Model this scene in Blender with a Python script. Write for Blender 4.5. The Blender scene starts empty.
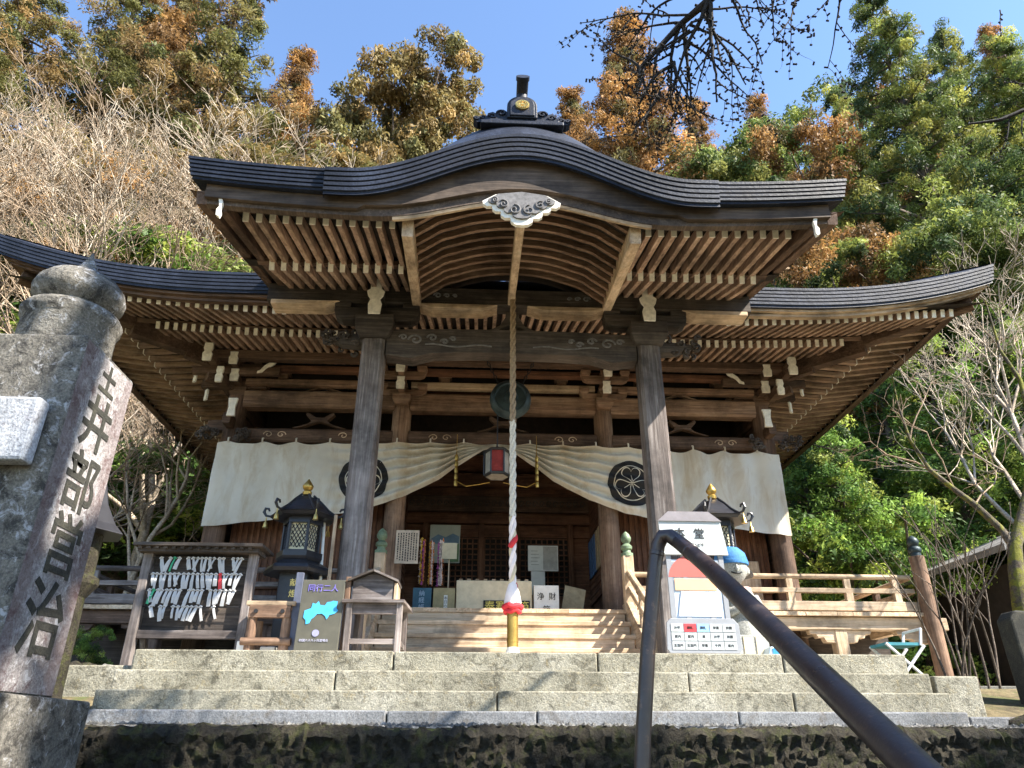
import bpy, bmesh, math, random
import numpy as np
from mathutils import Vector, Matrix
R = math.radians
random.seed(7)
scn = bpy.context.scene
COL = scn.collection

# ------------------------------------------------------------------ camera, sky, sun, exposure
YAW, PITCH, ROLL, FPX = R(2.68), R(26.16), R(0.12), 725.9
EYE = Vector((-0.434, 0.0, 0.0))
_f = Vector((math.sin(YAW)*math.cos(PITCH), math.cos(YAW)*math.cos(PITCH), math.sin(PITCH)))
_r0 = Vector((math.cos(YAW), -math.sin(YAW), 0)); _u0 = _r0.cross(_f)
_r = _r0*math.cos(ROLL) + _u0*math.sin(ROLL); _u = _u0*math.cos(ROLL) - _r0*math.sin(ROLL)
cd = bpy.data.cameras.new('camera'); cam = bpy.data.objects.new('camera', cd); COL.objects.link(cam)
cd.sensor_width = 36.0; cd.lens = FPX/1024*36; cd.clip_start = 0.05; cd.clip_end = 2000
M = Matrix.Identity(4)
for i in range(3):
    M[i][0] = _r[i]; M[i][1] = _u[i]; M[i][2] = -_f[i]; M[i][3] = EYE[i]
cam.matrix_world = M
scn.camera = cam

def at(px, py, Y):
    """the point of the depth plane Y that the photograph shows at a pixel"""
    d = _f + _r*((px-512)/FPX) - _u*((py-384)/FPX)
    return EYE + d*(Y/d.y)

SUN = Vector((1.0, -0.52, 1.08)).normalized()
w = bpy.data.worlds.new('World'); scn.world = w; w.use_nodes = True
nt = w.node_tree; bg = nt.nodes['Background']
sky = nt.nodes.new('ShaderNodeTexSky'); sky.sky_type = 'NISHITA'; sky.sun_disc = False
sky.sun_elevation = math.asin(SUN.z); sky.sun_rotation = math.atan2(SUN.x, SUN.y)
sky.altitude = 400; sky.air_density = 1.0; sky.dust_density = 0.1; sky.ozone_density = 3.0
nt.links.new(sky.outputs[0], bg.inputs[0]); bg.inputs[1].default_value = 0.112
sl = bpy.data.lights.new('sun', 'SUN'); sl.energy = 5.0; sl.angle = R(0.5); sl.color = (1.0, 0.93, 0.82)
so = bpy.data.objects.new('sun', sl); COL.objects.link(so)
so.rotation_euler = SUN.to_track_quat('Z', 'Y').to_euler(); so.location = (20, -14, 22)
vs = scn.view_settings; vs.view_transform = 'Standard'; vs.look = 'None'; vs.gamma = 1; vs.use_curve_mapping = False
vs.exposure = 1.92
scn.render.engine = 'CYCLES'
cy = scn.cycles
cy.max_bounces = 7; cy.diffuse_bounces = 5; cy.glossy_bounces = 2; cy.transmission_bounces = 3; cy.transparent_max_bounces = 4
cy.use_denoising = True; cy.use_adaptive_sampling = True; cy.adaptive_threshold = 0.02
cy.sample_clamp_indirect = 6

# ------------------------------------------------------------------ materials
def newmat(name):
    m = bpy.data.materials.new(name); m.use_nodes = True
    return m, m.node_tree, m.node_tree.nodes['Principled BSDF']

def nd(t, kind, **kw):
    n = t.nodes.new(kind)
    for k, v in kw.items(): setattr(n, k, v)
    return n

def ramp(t, fac, stops):
    n = nd(t, 'ShaderNodeValToRGB')
    e = n.color_ramp.elements
    while len(e) < len(stops): e.new(0.5)
    for i, (p, c) in enumerate(stops):
        e[i].position = p; e[i].color = (*c, 1) if len(c) == 3 else c
    t.links.new(fac, n.inputs[0]); return n.outputs[0]

def noise(t, vec, scale, detail=6, rough=0.6, dist=0.0):
    n = nd(t, 'ShaderNodeTexNoise'); n.inputs['Scale'].default_value = scale; n.inputs['Detail'].default_value = detail
    n.inputs['Roughness'].default_value = rough; n.inputs['Distortion'].default_value = dist
    if vec is not None: t.links.new(vec, n.inputs['Vector'])
    return n.outputs['Fac']

def coords(t, scale=(1, 1, 1)):
    tc = nd(t, 'ShaderNodeTexCoord'); mp = nd(t, 'ShaderNodeMapping'); mp.inputs['Scale'].default_value = scale
    t.links.new(tc.outputs['Object'], mp.inputs['Vector']); return mp.outputs[0]

def mixc(t, fac, a, b, mode='MIX'):
    n = nd(t, 'ShaderNodeMix', data_type='RGBA', blend_type=mode)
    if isinstance(fac, (int, float)): n.inputs[0].default_value = fac
    else: t.links.new(fac, n.inputs[0])
    for i, c in ((6, a), (7, b)):
        if isinstance(c, tuple): n.inputs[i].default_value = (*c, 1)
        else: t.links.new(c, n.inputs[i])
    return n.outputs[2]

def bump(t, b, h, strength, dist=0.02):
    n = nd(t, 'ShaderNodeBump'); n.inputs['Strength'].default_value = strength; n.inputs['Distance'].default_value = dist
    t.links.new(h, n.inputs['Height']); t.links.new(n.outputs[0], b.inputs['Normal'])

def vary(t, col, amt):
    """each object a slightly different value"""
    oi = nd(t, 'ShaderNodeObjectInfo'); mr = nd(t, 'ShaderNodeMapRange')
    mr.inputs[3].default_value = 1-amt; mr.inputs[4].default_value = 1+amt
    t.links.new(oi.outputs['Random'], mr.inputs[0])
    h = nd(t, 'ShaderNodeHueSaturation'); t.links.new(col, h.inputs['Color']); t.links.new(mr.outputs[0], h.inputs['Value'])
    return h.outputs[0]

_wood = {}
def wood(kind, axis):
    """weathered timber with the grain along one axis"""
    key = kind+'_'+axis
    if key in _wood: return _wood[key]
    dark, base, pale, patch = {
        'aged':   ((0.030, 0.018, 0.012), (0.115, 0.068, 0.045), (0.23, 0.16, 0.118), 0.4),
        'rafter': ((0.060, 0.035, 0.024), (0.235, 0.142, 0.092), (0.37, 0.27, 0.195), 0.4),
        'dusky':  ((0.030, 0.021, 0.016), (0.090, 0.064, 0.047), (0.18, 0.14, 0.11), 0.45),
        'lath':   ((0.10, 0.060, 0.040), (0.40, 0.265, 0.185), (0.56, 0.44, 0.34), 0.45),  # rafter wood paled: warm bounced light put into its colour
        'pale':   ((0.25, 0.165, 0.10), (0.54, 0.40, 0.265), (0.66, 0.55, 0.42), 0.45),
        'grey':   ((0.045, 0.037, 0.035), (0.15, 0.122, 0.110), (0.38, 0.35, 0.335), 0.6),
        'red':    ((0.040, 0.019, 0.011), (0.145, 0.064, 0.035), (0.23, 0.125, 0.075), 0.35),
        'black':  ((0.020, 0.016, 0.014), (0.068, 0.054, 0.045), (0.16, 0.135, 0.115), 0.4),
    }[kind]
    m, t, b = newmat('wood_'+key)
    sc = {'x': (0.7, 14, 14), 'y': (14, 0.7, 14), 'z': (14, 14, 0.7)}[axis]
    sc2 = {'x': (0.25, 3, 3), 'y': (3, 0.25, 3), 'z': (3, 3, 0.25)}[axis]
    g = noise(t, coords(t, sc), 2.2, 8, 0.7, 0.4)
    p = noise(t, coords(t, sc2), 1.6, 5, 0.65, 0.2)
    c1 = ramp(t, g, [(0.28, dark), (0.55, base), (0.78, pale)])
    c2 = ramp(t, g, [(0.25, base), (0.7, pale)])
    pm = ramp(t, p, [(0.45, (0, 0, 0)), (0.72, (patch*1.6,)*3)])
    st = noise(t, coords(t, (1, 1, 1)), 1.1, 5, 0.7)
    sm = ramp(t, st, [(0.36, (0.42,)*3), (0.58, (1.1,)*3)])
    col = mixc(t, 1.0, mixc(t, pm, c1, c2), sm, 'MULTIPLY')
    t.links.new(vary(t, col, 0.16), b.inputs['Base Color'])
    b.inputs['Roughness'].default_value = 0.78; b.inputs['Specular IOR Level'].default_value = 0.3
    bump(t, b, g, 0.5, 0.012)
    _wood[key] = m; return m

def stone(name, c0, c1, c2, scale=6.0, spots=None, bmp=0.4, rough=0.85, fine=90):
    m, t, b = newmat(name)
    v = coords(t)
    a = noise(t, v, scale*0.25, 6, 0.7, 0.3); f = noise(t, v, fine, 3, 0.7)
    col = ramp(t, a, [(0.32, c0), (0.5, c1), (0.68, c2)])
    fm = ramp(t, f, [(0.32, (0.42,)*3), (0.68, (1.45,)*3)])
    col = mixc(t, 0.75, col, fm, 'MULTIPLY')
    if spots:
        s = noise(t, v, scale, 8, 0.75, 0.6)
        for (lo, hi, c, amt) in spots:
            mk = ramp(t, s, [(lo, (0, 0, 0)), (hi, (amt,)*3)])
            col = mixc(t, mk, col, c)
            s = noise(t, v, scale*1.7, 8, 0.75, 0.9)
    t.links.new(vary(t, col, 0.07), b.inputs['Base Color'])
    b.inputs['Roughness'].default_value = rough; b.inputs['Specular IOR Level'].default_value = 0.3
    h = noise(t, v, scale*4, 8, 0.7); bump(t, b, h, bmp, 0.03)
    return m

def plain(name, col, rough=0.6, metal=0.0, var=0.25, scale=8, spec=0.4):
    m, t, b = newmat(name)
    n = noise(t, coords(t), scale, 5, 0.65)
    lo = tuple(c*(1-var) for c in col); hi = tuple(min(1, c*(1+var)) for c in col)
    t.links.new(ramp(t, n, [(0.3, lo), (0.7, hi)]), b.inputs['Base Color'])
    b.inputs['Roughness'].default_value = rough; b.inputs['Metallic'].default_value = metal
    b.inputs['Specular IOR Level'].default_value = spec
    return m

WHITE = plain('lime_white_tip', (0.76, 0.72, 0.63), 0.8, var=0.22, scale=14)
ROOF = stone('dark_copper_roof', (0.010, 0.012, 0.018), (0.019, 0.023, 0.036), (0.036, 0.044, 0.068), 5, None, 0.25, 0.5, 40)
ROOF.node_tree.nodes['Principled BSDF'].inputs['Specular IOR Level'].default_value = 0.22
SHADEBOARD = plain('shade_dark_board', (0.020, 0.014, 0.010), 0.9, var=.4)  # near black: shade in rafter gaps and behind beams put into the colour
GRANITE = stone('granite_step', (0.16, 0.148, 0.11), (0.265, 0.248, 0.19), (0.36, 0.34, 0.275), 9, [(0.51, 0.62, (0.06, 0.054, 0.038), 0.75), (0.55, 0.66, (0.28, 0.22, 0.11), 0.5)], 0.55)
PAVE = stone('pavement_stone', (0.10, 0.095, 0.08), (0.17, 0.165, 0.145), (0.23, 0.22, 0.20), 5, None, 0.4)
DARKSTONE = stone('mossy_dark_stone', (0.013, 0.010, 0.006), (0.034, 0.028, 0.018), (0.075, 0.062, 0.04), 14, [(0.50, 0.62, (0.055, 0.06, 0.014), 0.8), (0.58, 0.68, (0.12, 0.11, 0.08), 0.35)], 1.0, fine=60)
POST = stone('lichen_granite', (0.085, 0.077, 0.064), (0.16, 0.147, 0.125), (0.25, 0.235, 0.205), 10, [(0.49, 0.59, (0.024, 0.022, 0.020), 0.85), (0.55, 0.63, (0.40, 0.40, 0.41), 0.8)], 0.6, fine=120)
POSTFACE = stone('stained_granite', (0.16, 0.135, 0.13), (0.26, 0.24, 0.235), (0.42, 0.41, 0.41), 12, [(0.52, 0.62, (0.075, 0.038, 0.038), 0.8), (0.52, 0.61, (0.46, 0.45, 0.455), 0.8)], 0.5, fine=120)
_t = POSTFACE.node_tree; _b = _t.nodes['Principled BSDF']; _old = _b.inputs['Base Color'].links[0].from_socket
_tc = nd(_t, 'ShaderNodeTexCoord'); _sp = nd(_t, 'ShaderNodeSeparateXYZ'); _t.links.new(_tc.outputs['Object'], _sp.inputs[0])
_m = nd(_t, 'ShaderNodeMath', operation='ABSOLUTE'); _t.links.new(_sp.outputs[1], _m.inputs[0])
_n = noise(_t, coords(_t, (3, 3, 1.2)), 6, 7, .75, .8)
_a = nd(_t, 'ShaderNodeMath', operation='MULTIPLY_ADD'); _t.links.new(_n, _a.inputs[0]); _a.inputs[1].default_value = .30; _t.links.new(_m.outputs[0], _a.inputs[2])
_mk = ramp(_t, _a.outputs[0], [(.25, (0, 0, 0)), (.30, (.5,)*3)])
_t.links.new(mixc(_t, _mk, _old, (.105, .058, .055)), _b.inputs['Base Color'])
SHADESTONE = stone('shade_dark_stone', (0.02, 0.02, 0.016), (0.035, 0.034, 0.028), (0.07, 0.065, 0.045), 20, None, 0.3)  # near black: shade of cut strokes and of the slab painted in
BLACKMETAL = plain('black_lacquer_metal', (0.022, 0.022, 0.026), 0.35, 0.0, 0.3)
GOLD = plain('gold_leaf', (0.75, 0.52, 0.16), 0.35, 0.9, 0.15)
BRASS = plain('old_brass', (0.42, 0.27, 0.07), 0.4, 0.8, 0.25)
BRONZE = plain('green_bronze', (0.035, 0.055, 0.062), 0.5, 0.3, 0.4)
PAPER = plain('white_paper', (0.72, 0.71, 0.66), 0.8, var=0.1)
CREAM = plain('cream_paper', (0.60, 0.52, 0.36), 0.8, var=0.15)
INK = plain('black_ink', (0.012, 0.012, 0.014), 0.7, var=0.1)

# ------------------------------------------------------------------ mesh building
def wloc(o):
    v = Vector((0, 0, 0))
    while o is not None:
        v += o.location; o = o.parent
    return v

class MB:
    def __init__(s): s.v = []; s.f = []; s.m = []
    def add(s, vs, fs, mi=0):
        n = len(s.v); s.v += [tuple(p) for p in vs]
        for f in fs: s.f.append(tuple(i+n for i in f)); s.m.append(mi)
        return s
    def box(s, a, b, mi=0):
        x0, y0, z0 = a; x1, y1, z1 = b
        vs = [(x0, y0, z0), (x1, y0, z0), (x1, y1, z0), (x0, y1, z0), (x0, y0, z1), (x1, y0, z1), (x1, y1, z1), (x0, y1, z1)]
        return s.add(vs, [(3, 2, 1, 0), (4, 5, 6, 7), (0, 1, 5, 4), (1, 2, 6, 5), (2, 3, 7, 6), (3, 0, 4, 7)], mi)
    def beam(s, p0, p1, w, h, ch=0.0, mi=0, capmi=None, capmi1=None, up=(0, 0, 1), w1=None, h1=None):
        p0, p1 = Vector(p0), Vector(p1); d = (p1-p0).normalized(); u = Vector(up)
        if abs(d.dot(u)) > 0.99: u = Vector((0, 1, 0))
        sx = d.cross(u).normalized(); sz = sx.cross(d).normalized()
        def ring(p, w, h):
            a, b = w/2, h/2
            c = min(ch, a*0.9, b*0.9)
            o = [(-a, -b), (a, -b), (a, b), (-a, b)] if c <= 0 else [(-a+c, -b), (a-c, -b), (a, -b+c), (a, b-c), (a-c, b), (-a+c, b), (-a, b-c), (-a, -b+c)]
            return [p+sx*x+sz*z for x, z in o]
        A, B = ring(p0, w, h), ring(p1, w1 or w, h1 or h); n = len(A)
        k = len(s.v); s.v += [tuple(p) for p in A+B]
        for i in range(n):
            j = (i+1) % n; s.f.append((k+i, k+j, k+n+j, k+n+i)); s.m.append(mi)
        s.f.append(tuple(k+i for i in range(n))[::-1]); s.m.append(mi if capmi is None else capmi)
        s.f.append(tuple(k+n+i for i in range(n))); s.m.append(mi if capmi1 is None else capmi1)
        return s
    def tube(s, path, rad, n=8, mi=0, cap=True):
        path = [Vector(p) for p in path]; L = len(path)
        if not isinstance(rad, (list, tuple)): rad = [rad]*L
        k = len(s.v); prev = None
        for i, p in enumerate(path):
            d = (path[min(i+1, L-1)]-path[max(i-1, 0)]).normalized()
            if prev is None:
                a = d.cross(Vector((0, 0, 1)) if abs(d.z) < 0.9 else Vector((1, 0, 0))).normalized()
            else:
                a = (prev-d*prev.dot(d)).normalized()
            prev = a; b = d.cross(a)
            for j in range(n):
                q = 2*math.pi*j/n; s.v.append(tuple(p+(a*math.cos(q)+b*math.sin(q))*rad[i]))
        for i in range(L-1):
            for j in range(n):
                j2 = (j+1) % n
                s.f.append((k+i*n+j, k+i*n+j2, k+(i+1)*n+j2, k+(i+1)*n+j)); s.m.append(mi)
        if cap:
            s.f.append(tuple(k+j for j in range(n))[::-1]); s.m.append(mi)
            s.f.append(tuple(k+(L-1)*n+j for j in range(n))); s.m.append(mi)
        return s
    def lathe(s, prof, c, n=24, mi=0, cap=True, rot=0.0):
        c = Vector(c); k = len(s.v); L = len(prof)
        for r, z in prof:
            for j in range(n):
                q = 2*math.pi*j/n+rot; s.v.append((c.x+r*math.cos(q), c.y+r*math.sin(q), c.z+z))
        for i in range(L-1):
            for j in range(n):
                j2 = (j+1) % n
                s.f.append((k+i*n+j, k+i*n+j2, k+(i+1)*n+j2, k+(i+1)*n+j)); s.m.append(mi)
        if cap:
            s.f.append(tuple(k+j for j in range(n))[::-1]); s.m.append(mi)
            s.f.append(tuple(k+(L-1)*n+j for j in range(n))); s.m.append(mi)
        return s
    def prism(s, poly, o, u, v, d, mi=0, sidemi=None):
        """outline in the u,v plane at o, given thickness along d"""
        o, u, v, d = Vector(o), Vector(u), Vector(v), Vector(d)
        A = [o+u*a+v*b for a, b in poly]; n = len(A); k = len(s.v)
        s.v += [tuple(p) for p in A]+[tuple(p+d) for p in A]
        s.f.append(tuple(range(k, k+n))); s.m.append(mi); s.f.append(tuple(range(k+2*n-1, k+n-1, -1))); s.m.append(mi)
        for i in range(n):
            j = (i+1) % n; s.f.append((k+i, k+n+i, k+n+j, k+j)); s.m.append(mi if sidemi is None else sidemi)
        return s
    def grid(s, fn, nu, nv, mi=0):
        k = len(s.v)
        for i in range(nu+1):
            for j in range(nv+1): s.v.append(tuple(fn(i/nu, j/nv)))
        for i in range(nu):
            for j in range(nv):
                a = k+i*(nv+1)+j; s.f.append((a, a+nv+1, a+nv+2, a+1)); s.m.append(mi)
        return s
    def build(s, name, mats, parent=None, smooth=False, bevel=0.0, loc=None):
        if not isinstance(mats, (list, tuple)): mats = [mats]
        me = bpy.data.meshes.new(name)
        L = wloc(parent) if parent is not None else Vector(loc or (0, 0, 0))
        me.from_pydata([(x-L.x, y-L.y, z-L.z) for x, y, z in s.v], [], s.f)
        for m in mats: me.materials.append(m)
        me.polygons.foreach_set('material_index', s.m)
        if smooth: me.polygons.foreach_set('use_smooth', [True]*len(me.polygons))
        bm = bmesh.new(); bm.from_mesh(me)
        bmesh.ops.recalc_face_normals(bm, faces=bm.faces)
        bm.to_mesh(me); bm.free()
        me.update()
        o = bpy.data.objects.new(name, me); COL.objects.link(o)
        if parent is not None: o.parent = parent
        else: o.location = L
        if bevel:
            bv = o.modifiers.new('bevel', 'BEVEL'); bv.width = bevel; bv.segments = 2; bv.limit_method = 'ANGLE'; bv.angle_limit = R(40)
        if smooth:
            me.set_sharp_from_angle(angle=R(42))
        return o

def tag(o, label=None, cat=None, group=None, kind=None):
    for k, v in (('label', label), ('category', cat), ('group', group), ('kind', kind)):
        if v: o[k] = v
    return o

def empty(name, loc, label, cat, group=None):
    o = bpy.data.objects.new(name, None); COL.objects.link(o); o.location = loc; o.empty_display_size = 0.2
    return tag(o, label, cat, group)

def text_mb(body, size, o, u, v, d, mb=None, mi=0, align='CENTER', bold=0.0):
    """the characters as solid letters: o = centre of the line, u along it, v up, d the thickness"""
    c = bpy.data.curves.new('txt', 'FONT'); c.body = body; c.size = size; c.align_x = align; c.align_y = 'CENTER'; c.resolution_u = 3; c.offset = bold
    ob = bpy.data.objects.new('txt', c); COL.objects.link(ob)
    me = bpy.data.meshes.new_from_object(ob.evaluated_get(bpy.context.evaluated_depsgraph_get()))
    mb = mb or MB(); o, u, v, d = Vector(o), Vector(u), Vector(v), Vector(d); n = len(me.vertices)
    P = [o+u*q.co.x+v*q.co.y for q in me.vertices]
    fs = [tuple(p.vertices) for p in me.polygons]
    cnt = {}
    for f in fs:
        for a, b in zip(f, f[1:]+f[:1]): cnt[(a, b)] = 1
    side = [(a, b, b+n, a+n) for (a, b) in cnt if (b, a) not in cnt]
    mb.add(P+[p+d for p in P], fs+[tuple(i+n for i in f[::-1]) for f in fs]+side, mi)
    bpy.data.objects.remove(ob); bpy.data.curves.remove(c); bpy.data.meshes.remove(me)
    return mb

def copy_tree(o, parent=None):
    c = o.copy(); COL.objects.link(c); c.parent = parent
    for ch in o.children: copy_tree(ch, c)
    return c

def sstep(a, b, x):
    t = min(1, max(0, (x-a)/(b-a))); return t*t*(3-2*t)

def softp(d): return d if d > 6 else math.log1p(math.exp(d))

# ------------------------------------------------------------------ ground
def ground(x, y):
    base = -1.62 if y < 3.42 else 0.045
    if y > 6.0: base = 0.045+0.45*sstep(6.0, 8.0, y)
    d = max(-10.5-x, x-11.0, y-27.0)
    r = 0.95*softp(d-0.5)*sstep(3, 9, y)
    r = 60*math.tanh(r/60)
    r += sstep(2, 8, r)*(0.7*math.sin(x*0.43+1.3*math.sin(y*0.31))+0.6*math.sin(y*0.57+x*0.21))
    return base+r
def axis_pts(lo, hi, fine_lo, fine_hi, step):
    a = [fine_lo]; s = step
    p = np.arange(fine_lo, fine_hi+1e-6, step).tolist()
    q = fine_hi
    while q < hi: s *= 1.35; q += s; p.append(min(q, hi))
    q = fine_lo; s = step; l = []
    while q > lo: s *= 1.35; q -= s; l.append(max(q, lo))
    return l[::-1]+p
xs = axis_pts(-600, 600, -45, 45, 1.0); ys = axis_pts(-600, 600, -5, 70, 1.0)
ys = sorted(set([y for y in ys if not 3.2 < y < 3.7]+[3.41, 3.44, 6.0, 6.5]))
g = MB()
for y in ys:
    for x in xs: g.v.append((x, y, ground(x, y)))
nx = len(xs)
for j in range(len(ys)-1):
    for i in range(nx-1):
        g.f.append((j*nx+i, j*nx+i+1, (j+1)*nx+i+1, (j+1)*nx+i)); g.m.append(0)
GROUND = stone('forest_floor', (0.05, 0.042, 0.024), (0.12, 0.095, 0.05), (0.22, 0.17, 0.09), 3, [(0.5, 0.62, (0.07, 0.09, 0.025), 0.9), (0.55, 0.68, (0.26, 0.21, 0.13), 0.7)], 0.9, 0.95, 12)
tag(g.build('ground', GROUND, smooth=True), kind='structure')
pl = MB(); pl.box((-3.6, 7.3, 0.20), (3.62, 10.9, 0.714)); pl.box((-9.5, 10.9, 0.40), (9.5, 26, 0.715))
tag(pl.build('temple_platform', PAVE, bevel=0.01), kind='structure')
cy_ = MB(); cy_.box((-3.5, 7.45, 0.7145), (3.5, 11.1, 0.7185)); cy_.box((-9.3, 11.1, 0.7155), (9.3, 25.8, 0.7195))  # pale sheet added out of sight to bounce light up under the eaves
BOUNCE_SAND = stone('bounce_sand', (0.40, 0.36, 0.29), (0.54, 0.49, 0.40), (0.62, 0.57, 0.48), 6, None, 0.3)
tag(cy_.build('bounce_sheet', BOUNCE_SAND), kind='structure')
cs = MB()
for i in range(11):
    z = 0.07-0.265-0.165*i if i else 0.07-0.20
    cs.box((-1.78, 3.36-0.34*(i+1), -1.75), (3.6, 3.36-0.34*i, z-0.002*i))
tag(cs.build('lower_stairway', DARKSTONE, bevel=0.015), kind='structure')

# mossy retaining edge above the lower stairway
wl = MB(); rr = random.Random(3)
def wallf(u, v):
    x = -12+24*u
    n = 0.008*math.sin(x*5.1)+rr.uniform(-.016, .016)
    if v < 0.8: z = -0.62+(0.62+0.040)*(v/0.8); return (x+rr.uniform(-.006, .006), 3.40+n-.02*max(0, z+.02)/.08, z+rr.uniform(-.01, .01))
    return (x, 3.42+(v-0.8)/0.2*0.7, 0.050+rr.uniform(-.010, .014)+.01*math.sin(x*7)*math.sin(x*2.3))
wl.grid(wallf, 1300, 40); wl.box((-12, 3.40, -1.65), (12, 3.6, -.6))
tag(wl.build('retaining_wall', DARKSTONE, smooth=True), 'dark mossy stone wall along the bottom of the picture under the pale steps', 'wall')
gv = MB()
for i in range(2600):
    x = rr.uniform(-4.2, 3.4); y = 3.42+abs(rr.gauss(0, 0.35)); r = rr.uniform(0.005, 0.019)
    a = rr.random()*6.28; c = Vector((x, y, 0.056+r*0.25))
    vs6 = [c+Vector((r*math.cos(a+k*1.57)*rr.uniform(.7, 1.3), r*math.sin(a+k*1.57)*rr.uniform(.7, 1.3), 0)) for k in range(4)]+[c+Vector((0, 0, r*rr.uniform(.5, .9)))]
    gv.add(vs6, [(0, 1, 4), (1, 2, 4), (2, 3, 4), (3, 0, 4)])
GRAVEL = stone('gravel', (0.05, 0.048, 0.042), (0.11, 0.105, 0.095), (0.22, 0.215, 0.205), 30, None, 0.2)
tag(gv.build('gravel', GRAVEL), kind='stuff')

# ------------------------------------------------------------------ granite steps
st = empty('stone_steps', (0, 6.5, 0.05), 'four pale granite steps rising to the temple platform, with joints between blocks', 'steps')
spec = [(6.10, 0.205, -3.42, 3.46, (-1.1, 0.05, 1.62, 2.7)), (6.40, 0.365, -3.45, 3.54, (-0.25, 2.2)), (6.70, 0.535, -3.47, 3.58, (-1.62, 1.42)), (7.00, 0.725, -3.47, 3.57, (-1.17, 0.68, 2.4))]
for k, (y, z, xa, xb, js) in enumerate(spec):
    b = MB(); e = [xa, *js, xb]
    for i in range(len(e)-1):
        d = rr.uniform(-.006, .006)
        b.box((e[i]+0.006, y+d, z-0.20), (e[i+1]-0.006, y+0.36, z+rr.uniform(-.004, .003)))
    if k == 0: b.box((xb+0.02, y+0.03, -0.05), (xb+2.2, y+0.5, z-0.03)); b.box((xa-0.9, y+0.1, -0.05), (xa-0.02, y+0.5, z-0.05))
    b.build('step', GRANITE if k else stone('bluish_kerb', (0.10, 0.104, 0.11), (0.17, 0.175, 0.185), (0.24, 0.245, 0.255), 6, [(.52, .64, (.10, .085, .07), .7)], .4), st, bevel=0.012)
b = MB()
b.box((-4.3, 7.35, 0.05), (-3.55, 7.7, 0.62)); b.box((3.62, 6.72, 0.1), (4.02, 7.0, 0.52))
b.build('edging_block', GRANITE, st, bevel=0.012)
b = MB(); b.box((-3.4, 6.45, -0.1), (3.5, 7.3, 0.19)); b.box((-3.4, 6.75, 0.19), (3.5, 7.3, 0.36)); b.box((-3.4, 7.05, 0.36), (3.5, 7.4, 0.52))
b.build('core', DARKSTONE, st)
# ------------------------------------------------------------------ the temple hall
hall = empty('temple_hall', (0, 13, 0.72), 'old wooden temple hall with curved gable porch roof and upswept dark eaves', 'temple')
AX, AY, AZ = wood('aged', 'x'), wood('aged', 'y'), wood('aged', 'z')
RX, RY = wood('lath', 'x'), wood('lath', 'y')
PX, PY, PZ = wood('pale', 'x'), wood('pale', 'y'), wood('pale', 'z')
GX, GY, GZ = wood('grey', 'x'), wood('grey', 'y'), wood('grey', 'z')
DX, DY, DZ = wood('red', 'x'), wood('red', 'y'), wood('red', 'z')
BX, BY, BZ = wood('black', 'x'), wood('black', 'y'), wood('black', 'z')
EW, EF, EB = 8.30, 9.97, 24.0          # eave half width, front, back
HW, HF, HB = 5.13, 13.0, 21.0          # hall wall
def pw(v, a, b, e): return max(0.0, (abs(v)-a)/b)**e
def z_edge(x): return 6.78+0.65*pw(x, 4.5, 3.87, 2.2)
def z_tip1(x): return 6.30+0.30*pw(x, 3.0, 4.4, 1.5)
def z_tip2(x): return 6.52+0.12*pw(x, 4.0, 2.5, 1.5)
def z_side(y): return 7.43-0.07*(1-((y-17)/7.03)**2)

# roof surface
def roofz(e, t, top=10.4): return e+(top-e)*(0.72*t+0.28*t*t)
rf = MB()
rf.grid(lambda u, v: ((2*u-1)*(EW+(3.2-EW)*v), EF+(17-EF)*v, roofz(z_edge((2*u-1)*EW), v)), 48, 12)
rf.grid(lambda u, v: ((2*u-1)*(EW+(3.2-EW)*v), EB+(17-EB)*v, roofz(z_edge((2*u-1)*EW), v)), 48, 12)
for s in (-1, 1):
    rf.grid(lambda u, v: (s*(EW+(3.2-EW)*v), (EF+(EB-EF)*u)+(17-(EF+(EB-EF)*u))*v, roofz(z_side(EF+(EB-EF)*u), v)), 30, 12)
roof = rf.build('roof', ROOF, hall, smooth=True)
b = MB(); b.beam((-3.5, 17, 10.5), (3.5, 17, 10.5), 0.5, 0.45, 0.06); b.build('ridge', ROOF, roof)
# layered eave edge
PROF = []
for k in range(5):
    PROF += [(-0.045+0.011*k, -0.063*k), (-0.043+0.011*k, -0.063*k-0.045), (-0.020+0.011*k, -0.063*k-0.049), (-0.018+0.011*k, -0.063*k-0.063)]
PROF += [(0.02, -0.345), (0.30, -0.33)]
def eave_band(mb, fn, n, prof=PROF):
    """fn(t, offset inward) -> point of the top of the edge"""
    k = len(mb.v); L = len(prof)
    for i in range(n+1):
        for (o, z) in prof:
            p = fn(i/n, o); mb.v.append((p[0], p[1], p[2]+z))
    for i in range(n):
        for j in range(L-1):
            a = k+i*L+j; mb.f.append((a, a+L, a+L+1, a+1)); mb.m.append(0)
be = MB()
for s in (-1, 1):
    eave_band(be, lambda t, o: (s*(3.72+(EW-o-3.72)*t), EF+o, z_edge(3.72+(EW-3.72)*t)), 30)
    eave_band(be, lambda t, o: (s*(EW-o), EF+o+(EB-EF-2*o)*t, z_side(EF+(EB-EF)*t)), 24)
be.build('eave_edge', ROOF, roof)
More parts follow.
